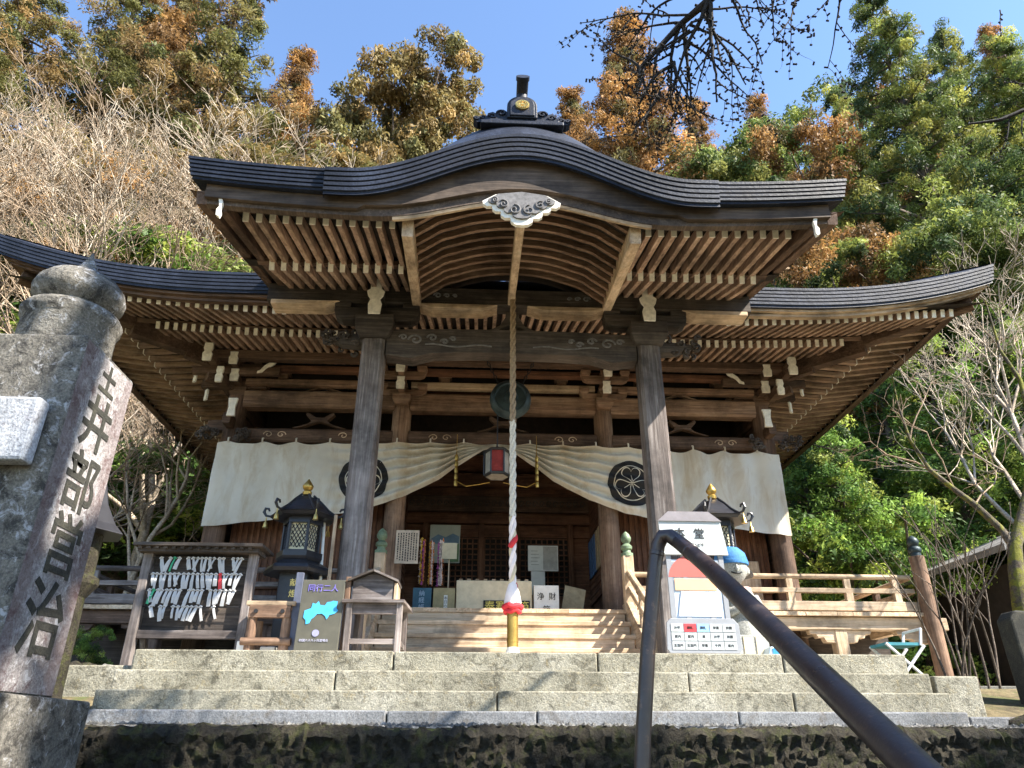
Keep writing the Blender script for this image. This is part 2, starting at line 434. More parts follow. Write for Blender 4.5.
# fascia boards under the edge
for s in (-1, 1):
    b = MB()
    for (o, zt, zb, th) in ((0.08, -0.32, -0.385, 0.12), (0.15, -0.385, -0.44, 0.10)):
        b.grid(lambda u, v: (s*(3.7+(EW-o-3.7)*u), EF+o+(0 if v < .6 else th), z_edge(3.7+(EW-3.7)*u)+(zt if v < .3 else zb)), 30, 2)
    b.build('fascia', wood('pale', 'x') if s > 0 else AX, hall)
    b = MB()
    for (o, zt, zb, th) in ((0.10, -0.33, -0.42, 0.16), (0.17, -0.42, -0.50, 0.16)):
        b.grid(lambda u, v: (s*(EW-o-(0 if v < .6 else th)), EF+o+(EB-EF-2*o)*u, z_side(EF+(EB-EF)*u)+(zt if v < .3 else zb)), 20, 2)
    b.build('fascia', AY, hall)
def hipY(x): return HF-(abs(x)-HW)*(HF-EF)/(EW-HW)
# soffit boards above the rafters
b = MB()
def sof(u, v):
    x = (2*u-1)*8.2; y = 10.1+(13.2-10.1)*v
    if abs(x) > HW: y = min(y, max(10.1, hipY(x)))
    t = (y-10.3)/1.2
    zA = z_tip1(x)+0.10+(z_tip2(x)+0.29-z_tip1(x)-0.10)*t
    zB = z_tip2(x)+0.32+(y-11.5)*0.2
    return (x, y, zA if y < 11.5 else zB)
b.grid(sof, 64, 20)
b.build('soffit', SHADEBOARD, hall)
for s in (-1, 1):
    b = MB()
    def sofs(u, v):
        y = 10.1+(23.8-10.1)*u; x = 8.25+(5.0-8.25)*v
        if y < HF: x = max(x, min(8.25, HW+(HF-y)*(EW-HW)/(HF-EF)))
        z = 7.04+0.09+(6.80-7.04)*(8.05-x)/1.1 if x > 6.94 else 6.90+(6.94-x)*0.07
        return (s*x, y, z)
    b.grid(sofs, 60, 12); b.build('soffit', SHADEBOARD, hall)
# rafters: each a timber of its own for those that show largest, the rest in one piece
RW, RH = 0.060, 0.125
RM = [RY, WHITE]; RMX = [RX, WHITE]
def rafter(p0, p1, mb=None, par=None, mats=RM, w=RW, h=RH):
    own = mb is None; mb = mb or MB()
    d = (Vector(p1)-Vector(p0)).normalized()*0.008
    mb.beam(p0, p1, w, h, 0.0, 0, capmi=1)
    mb.beam(Vector(p0)-d*0.3, Vector(p0)+d*1.8, w+0.008, h+0.008, 0, 1)
    if own: return mb.build('rafter', mats, hall)
SP = 0.157
rest, restx = MB(), MB()
n_own = 0
i = 0
x = SP/2
while x < 7.62:
    for s in (-1, 1):
        own = 3.6 < x < 5.7
        yr = min(11.5, hipY(x)) if x > HW else 11.5
        y0 = 10.3 if x > 3.55 else 9.6
        z0 = z_tip1(x)+(0 if x > 3.55 else -0.17); zr = z_tip2(x)+0.225
        zf = z_tip1(x)+(zr-z_tip1(x))*(yr-10.3)/1.2
        if yr > 10.4:
            rafter((s*x, y0, z0), (s*x, yr, zf), None if own else rest); n_own += own
        if x < 6.35:
            yr2 = min(13.1, hipY(x)) if x > HW else 13.1
            if yr2 > 11.5: rafter((s*x, 11.4, z_tip2(x)), (s*x, yr2, z_tip2(x)+0.2*(yr2-11.4)), None if (own and x < 5.2) else rest); n_own += own
    x += SP
y = 10.45
while y < 23.4:
    for s in (-1, 1):
        xi = max(6.86, HW+(HF-y)*(EW-HW)/(HF-EF)) if y < HF else 6.86
        if xi < 7.9: rafter((s*8.05, y, 6.99), (s*xi, y, 6.99+(6.82-6.99)*(8.05-xi)/1.19), restx, w=.085, h=.085)
        xi = max(HW-0.1, HW+(HF-y)*(EW-HW)/(HF-EF)) if y < HF else HW-0.1
        if y > 11.4: rafter((s*6.94, y, 6.70), (s*xi, y, 6.70+(6.94-xi)*0.07), restx, w=.085, h=.085)
    y += 0.27
# kioi: the bars that carry the flying rafters, curved with the eave
b = MB()
b.tube([(xx, 11.47, z_tip2(xx)+0.115) for xx in np.linspace(-6.6, 6.6, 40)], 0.06, 4); b.build('eave_bar', AX, hall)
for s in (-1, 1):
    b = MB(); b.beam((s*6.88, 11.3, 6.80), (s*6.88, 23.4, 6.80), 0.09, 0.09); b.build('eave_bar', AY, hall)
    # hip rafter
    b = MB(); b.beam((s*5.0, 13.1, 6.62), (s*6.7, 11.52, 6.62), 0.2, 0.3, 0.0, 0); b.beam((s*6.5, 11.72, 6.72), (s*8.02, 10.28, 6.84), 0.19, 0.26, 0.015, 0)
    b.build('hip_rafter', AX, hall)

# ------------------------------------------------------------------ porch roof with the curved gable
KW = 3.79
def bell(x, hw): return 0.5*(1+math.cos(math.pi*x/hw)) if abs(x) < hw else 0.0
def Kz(x): return 5.87+0.62*bell(x, 2.0)+0.13*pw(x, 2.0, 1.86, 1.8)
def Hz(x): return 5.37+0.31*bell(x, 1.7)+0.12*pw(x, 1.8, 2.0, 1.5)
kr = MB()
def ksurf(u, v):
    x = (2*u-1)*KW; d = v*5.4
    return (x, 6.5+d, Kz(x)+(0.66*min(1, d/0.45)**0.8*(0.10+0.90*bell(x, 2.3)) if d > 0 else 0)*(1-0.4*v)+0.25*d*(1-0.1*v))
kr.grid(ksurf, 72, 30)
kroof = kr.build('porch_roof', ROOF, hall, smooth=True)
b = MB()
KP = [(o, z*0.80) for o, z in PROF]
eave_band(b, lambda t, o: ((2*t-1)*(KW-o), 6.5+o, Kz((2*t-1)*KW)), 96, KP)
for s in (-1, 1):
    eave_band(b, lambda t, o: (s*(KW-o), 6.5+o+(4.1-o)*t, Kz(KW)+0.25*4.1*t), 14, KP)
b.build('eave_edge', ROOF, kroof)
# the arched edge stands a little proud of the flat edge: a notch either side
b = MB()
KP2 = [(o-0.035, z*0.98-0.012) for o, z in PROF[:-1]]
eave_band(b, lambda t, o: ((2*t-1)*2.27, 6.5+o, Kz((2*t-1)*2.27)), 72, KP2)
for s in (-1, 1):
    b.add([(s*2.27, 6.5+o, Kz(2.27)+z) for o, z in KP2]+[(s*2.27, 6.56, Kz(2.27)-.36), (s*2.27, 6.56, Kz(2.27)-0.01)], [tuple(range(len(KP2)+2))])
b.build('gable_edge', ROOF, kroof)
# barge boards (two layers) following the curve
for (y, zt, zb, th, col) in ((6.60, -0.26, 0.11, 0.09, AX), (6.66, -0.29, 0.0, 0.09, BX)):
    b = MB(); n = 80; P = []
    for i in range(n+1):
        x = (2*i/n-1)*3.62; top = Kz(x)+zt; bot = Hz(x)+zb*(1 if abs(x) < 1.9 else 0.5)
        P.append((x, top, min(bot, top-0.02)))
    k = 0
    for x, t_, b_ in P: b.v += [(x, y, t_), (x, y, b_), (x, y+th, b_), (x, y+th, t_)]
    for i in range(n):
        for j in range(4):
            a = i*4+j; c = i*4+(j+1) % 4; b.f.append((a, c, c+4, a+4)); b.m.append(0)
    b.build('barge_board', wood('dusky', 'x') if y < 6.65 else wood('dusky', 'y'), hall)
# a paler moulding along the lower edge of the arch
b = MB(); b.tube([(x, 6.70, Hz(x)-0.01) for x in np.linspace(-1.5, 1.5, 40)], 0.032, 6); b.build('arch_moulding', PX, hall)
# the carved pendant
def arc(cx, cy, r, a0, a1, n): return [(cx+r*math.cos(R(a0+(a1-a0)*i/n)), cy+r*math.sin(R(a0+(a1-a0)*i/n))) for i in range(n+1)]
half = [(0, -0.27), (0.07, -0.262), (0.12, -0.225), (0.13, -0.17), (0.19, -0.175), (0.235, -0.14), (0.24, -0.085), (0.30, -0.085), (0.335, -0.05), (0.34, -0.01), (0.40, -0.015), (0.44, 0.02), (0.45, 0.06)]
pen = [(-a, bb) for a, bb in half[::-1]]+half[1:]
b = MB(); b.prism(pen+[(0.3, 0.16), (0, 0.2), (-0.3, 0.16)], (-0.02, 6.56, 5.50), (1, 0, 0), (0, 0, 1), (0, 0.05, 0)); gp = b.build('gable_pendant', WHITE, hall)
inn = [(a*0.86, bb*0.80+0.022) for a, bb in pen]
b = MB(); b.prism(inn+[(0.27, 0.15), (0, 0.19), (-0.27, 0.15)], (-0.02, 6.535, 5.50), (1, 0, 0), (0, 0, 1), (0, 0.03, 0))
for s in (-1, 1):
    for (cx, cz, r0, t0) in ((0.085, -0.075, 0.075, 90), (0.21, 0.0, 0.06, 60), (0.31, 0.055, 0.04, 60)):
        b.tube([(-0.02+s*(cx+r0*(1-i/22)*math.cos(R(t0+i*26))), 6.528, 5.50+cz+r0*(1-i/22)*math.sin(R(t0+i*26))) for i in range(20)], 0.010, 5)
CARVEDWOOD = plain('grey_carved_wood', (0.13, 0.125, 0.125), 0.8, var=0.4, scale=20)
b.build('carving', CARVEDWOOD, gp)
# keel, side boards and arched rafters below the gable
b = MB(); b.beam((-0.02, 6.74, 5.47), (-0.02, 9.2, 5.92), 0.10, 0.17, 0.01); b.build('keel_board', PY, hall)
for s in (-1, 1):
    b = MB(); b.beam((s*1.33, 6.80, 5.33), (s*1.42, 9.22, 5.90), 0.13, 0.22, 0.012); b.build('porch_board', PY, hall)
def arcz(x, y):
    a = abs(x)/1.36; e = (1-a**2.3)+.05*math.exp(-((a-.72)/.07)**2) if a < 1 else 0
    return 5.37+0.19*(y-6.9)+0.50*e
for k in range(10):
    y = 6.92+0.235*k; b = MB()
    xs_ = np.linspace(-1.34, 1.34, 33)
    for i, xx in enumerate(xs_):
        z = arcz(xx, y); b.v += [(xx, y-.027, z), (xx, y+.027, z), (xx, y+.027, z+.10), (xx, y-.027, z+.10)]
    for i in range(32):
        for j in range(4): b.f.append((i*4+j, i*4+(j+1) % 4, i*4+4+(j+1) % 4, i*4+4+j)); b.m.append(0)
    b.build('arched_rafter', wood('rafter', 'x'), hall)
b = MB(); b.grid(lambda u, v: ((2*u-1)*1.45, 6.7+2.75*v, arcz((2*u-1)*1.45, 6.7+2.75*v)+0.09), 30, 10); b.build('soffit', SHADEBOARD, hall)
# flat rafters beside the gable, two tiers
for s in (-1, 1):
    for k in range(12):
        x = 1.52+SP*k+0.02
        o = rafter((s*x, 6.98, 5.535+0.012*k/4), (s*x, 8.3, 5.545+0.24*1.3)); n_own += 1
        x = 1.56+SP*k
        o = rafter((s*x, 8.2, 5.73), (s*x, 9.45, 5.73+0.36*1.25)); n_own += 1
    b = MB()
    b.add([(s*1.35, 6.7, 5.58), (s*3.7, 6.7, 5.62), (s*3.7, 8.25, 5.98), (s*1.35, 8.25, 5.94)], [(0, 1, 2, 3)])
    b.add([(s*1.35, 8.25, 5.83), (s*3.7, 8.25, 5.85), (s*3.7, 10.4, 6.60), (s*1.35, 10.4, 6.58)], [(0, 1, 2, 3)])
    b.build('soffit', SHADEBOARD, hall)
    b = MB(); b.beam((s*1.4, 8.26, 5.835), (s*3.5, 8.26, 5.84), 0.09, 0.075); b.beam((s*1.4, 6.98, 5.66), (s*3.5, 6.98, 5.70), 0.10, 0.10); b.build('eave_bar', AX, hall)
    # verge board running back
    b = MB()
    P0, P1 = (6.62, Kz(KW)-0.37), (10.5, Kz(KW)-0.37+0.25*3.9)
    b.add([(s*3.82, P0[0], P0[1]+.02), (s*3.42, P0[0], P0[1]-0.10), (s*3.42, P1[0], P1[1]-.10), (s*3.82, P1[0], P1[1]+.02)], [(0, 1, 2, 3)])
    b.beam((s*3.66, 6.64, P0[1]-0.08), (s*3.66, 10.4, P1[1]-0.08), 0.12, 0.16, 0.01)
    b.beam((s*3.44, 6.70, P0[1]-0.13), (s*3.44, 10.4, P1[1]-0.13), 0.10, 0.16, 0.01)
    b.build('verge_board', AY, hall)
    # small white carved nose at the verge
    b = MB(); b.prism([(0, 0), (0.06, 0.02), (0.07, 0.10), (0.03, 0.14), (0.05, 0.2), (0.09, 0.27), (0.02, 0.28), (-0.02, 0.2), (0.0, 0.12), (-0.02, 0.05)], (s*3.42, 6.62, 5.27), (s*.6, 0, 0), (0, 0, 1.0), (0, 0.05, 0)); b.build('verge_nose', WHITE, hall)
# ridge ornament of the porch
on = MB(); oy = 6.66
on.box((-0.52, oy, 6.90), (0.52, oy+0.55, 6.97)); on.box((-0.47, oy+.03, 6.97), (0.47, oy+0.5, 7.03))
on.prism([(-0.19, 0), (0.19, 0), (0.19, 0.24)]+arc(0, 0.24, 0.19, 0, 180, 14)[1:-1]+[(-0.19, 0.24)], (0, oy+0.0, 7.03), (1, 0, 0), (0, 0, 1), (0, 0.3, 0))
orn = on.build('ridge_ornament', ROOF, hall, bevel=0.012); ORN = orn
b = MB(); b.prism([(-0.155, 0.02), (0.155, 0.02), (0.155, 0.24)]+arc(0, 0.24, 0.155, 0, 180, 14)[1:-1]+[(-0.155, 0.24)], (0, oy-0.02, 7.03), (1, 0, 0), (0, 0, 1), (0, 0.03, 0)); b.build('face_plate', ROOF, orn, bevel=0.01)
b = MB(); b.tube([(0, oy-0.17, 7.64), (0, oy+0.1, 7.52), (0, oy+0.5, 7.36)], [0.075, 0.072, 0.07], 16)
b.tube([(0, oy-0.172, 7.64), (0, oy-0.12, 7.617)], 0.085, 16); b.tube([(0, oy+.08, 7.3), (0, oy+.05, 7.54)], [0.10, 0.068], 12); b.build('ridge_tube', ROOF, orn, smooth=True)
b = MB(); b.prism(arc(0, 0, 0.088, 0, 351, 39), (0, oy-0.045, 7.235), (1, 0, 0), (0, 0, 1), (0, 0.03, 0))
for k in range(16):
    a = k*math.pi/8; b.prism(arc(0.058*math.cos(a), 0.058*math.sin(a), 0.017, 0, 330, 9), (0, oy-0.054, 7.235), (1, 0, 0), (0, 0, 1), (0, 0.012, 0))
b.prism(arc(0, 0, 0.022, 0, 330, 11), (0, oy-0.058, 7.235), (1, 0, 0), (0, 0, 1), (0, 0.015, 0))
b.build('gold_crest', GOLD, orn)
for s in (-1, 1):
    b = MB()
    fin = [(0.17, 0.0), (0.56, -0.02), (0.61, 0.03), (0.60, 0.085), (0.54, 0.09), (0.50, 0.12), (0.44, 0.11), (0.43, 0.16), (0.37, 0.19), (0.32, 0.16)]+arc(0.26, 0.17, 0.075, 20, 200, 8)+[(0.17, 0.12)]
    b.prism(fin, (0, oy+0.06, 7.0), (s, 0, 0), (0, 0, 1), (0, 0.12, 0))
    for (cx, cz, r0) in ((0.26, 0.16, 0.06), (0.37, 0.09, 0.05), (0.48, 0.05, 0.04), (0.575, 0.04, 0.032)):
        b.tube([(s*(cx+r0*(1-i/20)*math.cos(i*0.45)), oy+0.05, 7.0+cz+r0*(1-i/20)*math.sin(i*0.45)) for i in range(18)], 0.014, 5)
    b.build('scroll_wing', ROOF, orn, bevel=0.006)

ORN.scale.z = 0.86; ORN.location.z = 6.18*0.14-0.02
# ------------------------------------------------------------------ porch columns and beams
for s in (-1, 1):
    b = MB(); b.beam((s*2.0, 9.33, 0.92), (s*2.0, 9.33, 5.22), 0.345, 0.345, 0.04, up=(0, 1, 0), w1=0.325, h1=0.325)
    c = b.build('porch_column', GZ, hall)
    b = MB(); b.box((s*2-.32, 9.33-.32, 0.70), (s*2+.32, 9.33+.32, 0.80)); b.lathe([(0.27, 0.80), (0.30, 0.84), (0.28, 0.90), (0.24, 0.93)], (s*2, 9.33, 0), 20); b.build('column_base', PAVE, c, bevel=0.01)
    # capital block and stacked bracket
    b = MB()
    b.add([(s*2+x*q, 9.33+y*q2, z) for (q, q2, z) in ((0.20, 0.20, 5.19), (0.27, 0.27, 5.33), (0.27, 0.27, 5.54)) for (x, y) in ((-1, -1), (1, -1), (1, 1), (-1, 1))],
          [(0, 1, 2, 3), (0, 1, 5, 4), (1, 2, 6, 5), (2, 3, 7, 6), (3, 0, 4, 7), (4, 5, 9, 8), (5, 6, 10, 9), (6, 7, 11, 10), (7, 4, 8, 11), (8, 9, 10, 11)])
    armp = [(-0.62, 0.14), (-0.60, 0.06), (-0.50, 0.0), (0.50, 0.0), (0.60, 0.06), (0.62, 0.14), (0.62, 0.20), (-0.62, 0.20)]
    b.prism(armp, (s*2, 9.22, 5.54), (1, 0, 0), (0, 0, 1), (0, 0.22, 0))
    for dx in (-0.5, 0.5): b.box((s*2+dx-.12, 9.2, 5.742), (s*2+dx+.12, 9.46, 5.82))
    c = b.build('bracket', BX, hall, bevel=0.008)
    b = MB()
    q = [(-0.085, 0.0), (0.085, 0.0), (0.10, 0.16), (0.07, 0.24), (0.11, 0.30), (0.13, 0.38), (0.08, 0.42), (0.08, 0.62), (-0.08, 0.62), (-0.08, 0.42), (-0.13, 0.38), (-0.11, 0.30), (-0.07, 0.24), (-0.10, 0.16)]
    b.prism(q, (s*2, 8.98, 5.50), (1, 0, 0), (0, 0, 1), (0, 0.035, 0)); b.build('bracket_nose', WHITE, c, bevel=0.008)
    b = MB(); b.box((s*2-.075, 9.0152, 5.55), (s*2+.075, 9.4, 5.70)); b.box((s*2-.12, 9.0152, 5.80), (s*2+.12, 9.4, 5.90)); b.build('bracket_arm', BY, c)
    # beast-like carved nosing beside the column head: a clump of curls
    b = MB(); rr = random.Random(11+s)
    for k in range(26):
        t = rr.random(); cx = s*(2.24+0.50*t); cz = 5.20+rr.uniform(-.16, .14)*(1.1-0.45*t)+0.05*t; r0 = rr.uniform(.035, .07)
        y0 = 9.33+rr.uniform(-.13, .10); sg = rr.choice((-1, 1))
        b.tube([(cx+r0*(1-i/16)*math.cos(sg*i*.5+k), y0-0.02*i/16, cz+r0*(1-i/16)*math.sin(sg*i*.5+k)) for i in range(14)], [0.026*(1-i/22) for i in range(14)], 5)
    b.tube([(s*2.15, 9.33, 5.2), (s*2.45, 9.33, 5.21), (s*2.72, 9.33, 5.27)], [0.13, 0.11, 0.03], 8)
    b.build('carved_nosing', wood('black', 'x'), hall, smooth=True)
# purlin, pale lower planks with bevelled ends
b = MB(); b.beam((-3.62, 9.33, 5.97), (3.62, 9.33, 5.97), 0.26, 0.30, 0.02); b.build('purlin', BX, hall)
for (x0, x1) in ((-3.55, -2.55), (-1.42, -0.22), (0.22, 1.42), (2.55, 3.55)):
    b = MB(); b.prism([(x0, 0.12), (x0+0.22, 0), (x1-0.22, 0), (x1, 0.12)] if abs(x0) < 2 else ([(x0, 0), (x1-.22, 0), (x1, .12), (x0, .12)] if x0 < 0 else [(x0+.22, 0), (x1, 0), (x1, .12), (x0, .12)]), (0, 9.17, 5.745), (1, 0, 0), (0, 0, .6), (0, 0.3, 0)); b.build('support_plank', PX, hall, bevel=0.01)
# tie beam, arched below, with carved scrolls and the centre strut
b = MB()
tb = [(-1.82, -0.02), (-1.45, -0.07), (-1.15, 0.02), (-0.6, 0.045), (0.6, 0.045), (1.15, 0.02), (1.45, -0.07), (1.82, -0.02), (1.82, 0.40), (0.9, 0.43), (0, 0.44), (-0.9, 0.43), (-1.82, 0.40)]
b.prism(tb, (0, 9.20, 4.97), (1, 0, 0), (0, 0, 1), (0, 0.26, 0)); tbo = b.build('tie_beam', BX, hall, bevel=0.012)
b = MB()
for s in (-1, 1):
    for (cx, cz, r0) in ((1.40, 5.20, 0.11), (1.16, 5.24, 0.075), (0.98, 5.18, 0.06), (0.86, 5.23, 0.045), (1.58, 5.24, 0.06)):
        b.tube([(s*(cx+r0*(1-i/22)*math.cos(i*.42)), 9.197, cz+0.8*r0*(1-i/22)*math.sin(i*.42)) for i in range(20)], 0.017, 6)
    b.tube([(s*(0.3+0.12*i), 9.197, 5.12+0.02*math.sin(i*1.1)) for i in range(9)], 0.013, 5)
b.build('scroll_carving', CARVEDWOOD, tbo)
b = MB()
fl = [(-0.42, 0.0), (-0.30, 0.03), (-0.18, 0.10), (-0.10, 0.24), (-0.10, 0.33), (0.10, 0.33), (0.10, 0.24), (0.18, 0.10), (0.30, 0.03), (0.42, 0.0), (0.22, 0.0), (0.1, 0.08), (0, 0.13), (-0.1, 0.08), (-0.22, 0.0)]
b.prism(fl, (0, 9.24, 5.41), (1, 0, 0), (0, 0, 1), (0, 0.16, 0)); b.build('frog_leg_strut', BX, hall, bevel=0.01)
# scrolls on the purlin face
b = MB()
for s in (-1, 1):
    for (cx, r0) in ((1.12, 0.06), (0.98, 0.045), (0.86, 0.035)):
        b.tube([(s*(cx+r0*(1-i/20)*math.cos(i*.45)), 9.197, 5.97+0.8*r0*(1-i/20)*math.sin(i*.45)) for i in range(18)], 0.014, 5)
b.build('scroll_carving', CARVEDWOOD, hall)
# ------------------------------------------------------------------ hall front: columns, beams, brackets
for x in (-HW, -1.96, 1.96, HW):
    b = MB(); b.lathe([(0.19, 1.0), (0.19, 3.0), (0.18, 5.95)], (x, HF, 0), 20)
    b.build('column', wood('rafter', 'z') if abs(x) < 3 else AZ, hall, smooth=True)
for y in (15.5, 18.2, HB):
    for s in (-1, 1):
        b = MB(); b.lathe([(0.18, 1.0), (0.18, 6.0)], (s*HW, y, 0), 16); b.build('column', AZ, hall, smooth=True)
def hbeam(name, x0, x1, y, z0, z1, d, m, ch=0.025):
    b = MB(); b.beam((x0, y, (z0+z1)/2), (x1, y, (z0+z1)/2), d, z1-z0, ch); return b.build(name, m, hall)
for (x0, x1) in ((-HW+.15, -2.1), (-1.8, 1.8), (2.1, HW-.15)):
    hbeam('beam', x0, x1, 12.98, 5.72, 6.08, 0.30, wood('rafter', 'x'), 0.05)
    hbeam('carved_beam', x0, x1, 12.98, 5.03, 5.30, 0.22, wood('aged', 'x'), 0.04)
    hbeam('beam', x0, x1, 12.86, 6.16, 6.29, 0.16, wood('pale' if x0 == -1.8 else 'rafter', 'x'), 0.015)  # centre span in pale wood: the light on it put into its colour
hbeam('purlin', -5.75, 5.75, 12.45, 6.50, 6.68, 0.20, wood('aged', 'x'), 0.02)
hbeam('beam', -5.4, 5.4, 12.72, 6.40, 6.52, 0.15, wood('red', 'x'), 0.015)
hbeam('beam', -HW, HW, 13.10, 6.36, 6.75, 0.12, SHADEBOARD, 0.01)  # near-black strip: shade above the beams put into its colour
for s in (-1, 1):
    b = MB(); b.beam((s*HW, 13.2, 5.9), (s*HW, HB, 5.9), 0.25, 0.36, 0.03); b.beam((s*HW, 13.2, 5.15), (s*HW, HB, 5.15), 0.2, 0.26, 0.03); b.beam((s*5.72, 12.3, 6.60), (s*5.72, HB, 6.60), 0.18, 0.18, 0.02); b.build('side_beam', AY, hall)
# scrolls on the carved beam
b = MB()
for cx in (-4.3, -2.9, -1.2, 1.2, 2.9, 4.3):
    for sg in (-1, 1):
        b.tube([(cx+sg*(0.12+0.09*(1-i/20)*math.cos(i*.45)), 12.868, 5.16+0.07*(1-i/20)*math.sin(i*.45)) for i in range(18)], 0.010, 5)
b.build('scroll_carving', wood('pale', 'x'), hall)
# bracket complexes
def bracket(cx, z0, y0, pal, corner=0):
    b = MB()
    def blk(x, y, z, w, h):
        b.add([(x+a*q, y+c*q, zz) for (q, zz) in ((w*0.36, z), (w*0.5, z+h*0.45), (w*0.5, z+h)) for (a, c) in ((-1, -1), (1, -1), (1, 1), (-1, 1))],
              [(0, 1, 2, 3), (0, 1, 5, 4), (1, 2, 6, 5), (2, 3, 7, 6), (3, 0, 4, 7), (4, 5, 9, 8), (5, 6, 10, 9), (6, 7, 11, 10), (7, 4, 8, 11), (8, 9, 10, 11)])
    def arm(x, y, z, L, h=0.13, d=0.12):
        b.prism([(-L, h*.75), (-L*.93, h*.3), (-L*.75, 0), (L*.75, 0), (L*.93, h*.3), (L, h*.75), (L, h), (-L, h)], (x, y-d/2, z), (1, 0, 0), (0, 0, 1), (0, d, 0))
    blk(cx, y0, z0, 0.34, 0.20)
    arm(cx, y0, z0+0.20, 0.46)
    for d in (-.38, 0, .38): blk(cx+d, y0, z0+0.33, 0.19, 0.11)
    arm(cx, y0-0.30, z0+0.44, 0.46)
    for d in (-.38, 0, .38): blk(cx+d, y0-0.30, z0+0.57, 0.19, 0.11)
    b.beam((cx, y0+0.2, z0+0.27), (cx, y0-0.42, z0+0.27), 0.11, 0.14)
    b.beam((cx, y0+0.2, z0+0.50), (cx, y0-0.62, z0+0.50), 0.11, 0.14)
    o = b.build('bracket', wood('rafter', 'x') if pal else wood('aged', 'x'), hall, bevel=0.006)
    b = MB()
    nose = [(-0.075, 0), (0.075, 0), (0.085, 0.12), (0.065, 0.17), (0.075, 0.25), (-0.075, 0.25), (-0.065, 0.17), (-0.085, 0.12)]
    b.prism(nose, (cx, y0-0.47, z0+0.16), (1, 0, 0), (0, 0, 1), (0, 0.05, 0)); b.prism(nose, (cx, y0-0.67, z0+0.42), (1, 0, 0), (0, 0, 1), (0, 0.05, 0))
    b.build('bracket_nose', WHITE, o, bevel=0.006)
    return o
for cx in (-1.96, 1.96): bracket(cx, 5.78, 12.82, True)
for s in (-1, 1):
    o = bracket(s*HW, 5.95, 13.0, False)
    # diagonal and sideways arms of the corner set with white ends
    b = MB()
    b.beam((s*4.9, 13.2, 6.1), (s*5.62, 12.5, 6.16), 0.13, 0.16); b.beam((s*4.9, 13.2, 6.40), (s*5.95, 12.15, 6.46), 0.13, 0.16)
    b.beam((s*4.6, 12.95, 6.20), (s*5.85, 12.95, 6.20), 0.13, 0.16); b.beam((s*4.3, 12.62, 6.34), (s*5.95, 12.62, 6.34), 0.12, 0.15)
    b.beam((s*HW, 13, 5.35), (s*HW, 12.55, 5.35), 0.15, 0.22, 0.02); b.beam((s*HW, 13, 5.35), (s*5.6, 13, 5.35), 0.15, 0.22, 0.02)
    b.beam((s*5.50, 12.9, 6.46), (s*5.50, 12.06, 6.46), .13, .2); b.beam((s*5.32, 12.9, 6.12), (s*5.32, 12.34, 6.12), .12, .17)
    b.build('corner_arm', wood('aged', 'x'), o, bevel=0.006)
    b = MB()
    nose = [(-0.075, -0.12), (0.075, -0.12), (0.09, 0.06), (0.06, 0.12), (0.085, 0.2), (0.075, 0.34), (-0.075, 0.34), (-0.085, 0.2), (-0.06, 0.12), (-0.09, 0.06)]
    D = Vector((s*0.707, -0.707, 0)); U = Vector((0.707, s*0.707, 0)); U = Vector((0.707*1, 0.707*s, 0))
    b.prism(nose, (s*5.50, 12.02, 6.36), (1, 0, 0), (0, 0, .8), (0, .05, 0)); b.prism(nose, (s*5.32, 12.30, 6.05), (.8, 0, 0), (0, 0, .7), (0, .05, 0))
    b.prism(nose, (s*5.90, 12.72, 6.20), (.4, .4*s, 0), (0, 0, .55), (s*.03, -.03, 0)); b.prism(nose, (s*5.72, 12.95, 5.92), (.4, .4*s, 0), (0, 0, .5), (s*.03, -.03, 0))
    b.prism([(-.08, -.18), (.08, -.18), (.06, .0), (.09, .18), (-.09, .18), (-.06, 0)], (s*5.05, 12.50, 5.55), (1, 0, 0), (0, 0, 1), (0, 0.05, 0))
    b.prism([(0, 0), (0.10, 0.02), (0.16, 0.10), (0.30, 0.20), (0.33, 0.26), (0.28, 0.29), (0.12, 0.17), (0.05, 0.07), (0, 0.05)], (s*4.72, 12.55, 6.28), (-s, 0, 0), (0, 0, 1), (0, 0.05, 0))
    b.build('white_end', WHITE, o, bevel=0.006)
    b = MB(); rr = random.Random(31+s)
    for (bx, by, dx) in ((s*5.3, 12.75, s*0.35), (s*4.95, 12.75, -s*0.2)):
        for k in range(22):
            t = rr.random(); cx = bx+dx*t; cz = 5.12+rr.uniform(-.14, .12); r0 = rr.uniform(.03, .065); sg = rr.choice((-1, 1)); y0 = by+rr.uniform(-.16, .1)
            b.tube([(cx+r0*(1-i/16)*math.cos(sg*i*.5+k), y0-.02*i/16, cz+r0*(1-i/16)*math.sin(sg*i*.5+k)) for i in range(14)], [0.024*(1-i/22) for i in range(14)], 5)
    b.build('carved_nosing', wood('black', 'x'), hall, smooth=True)
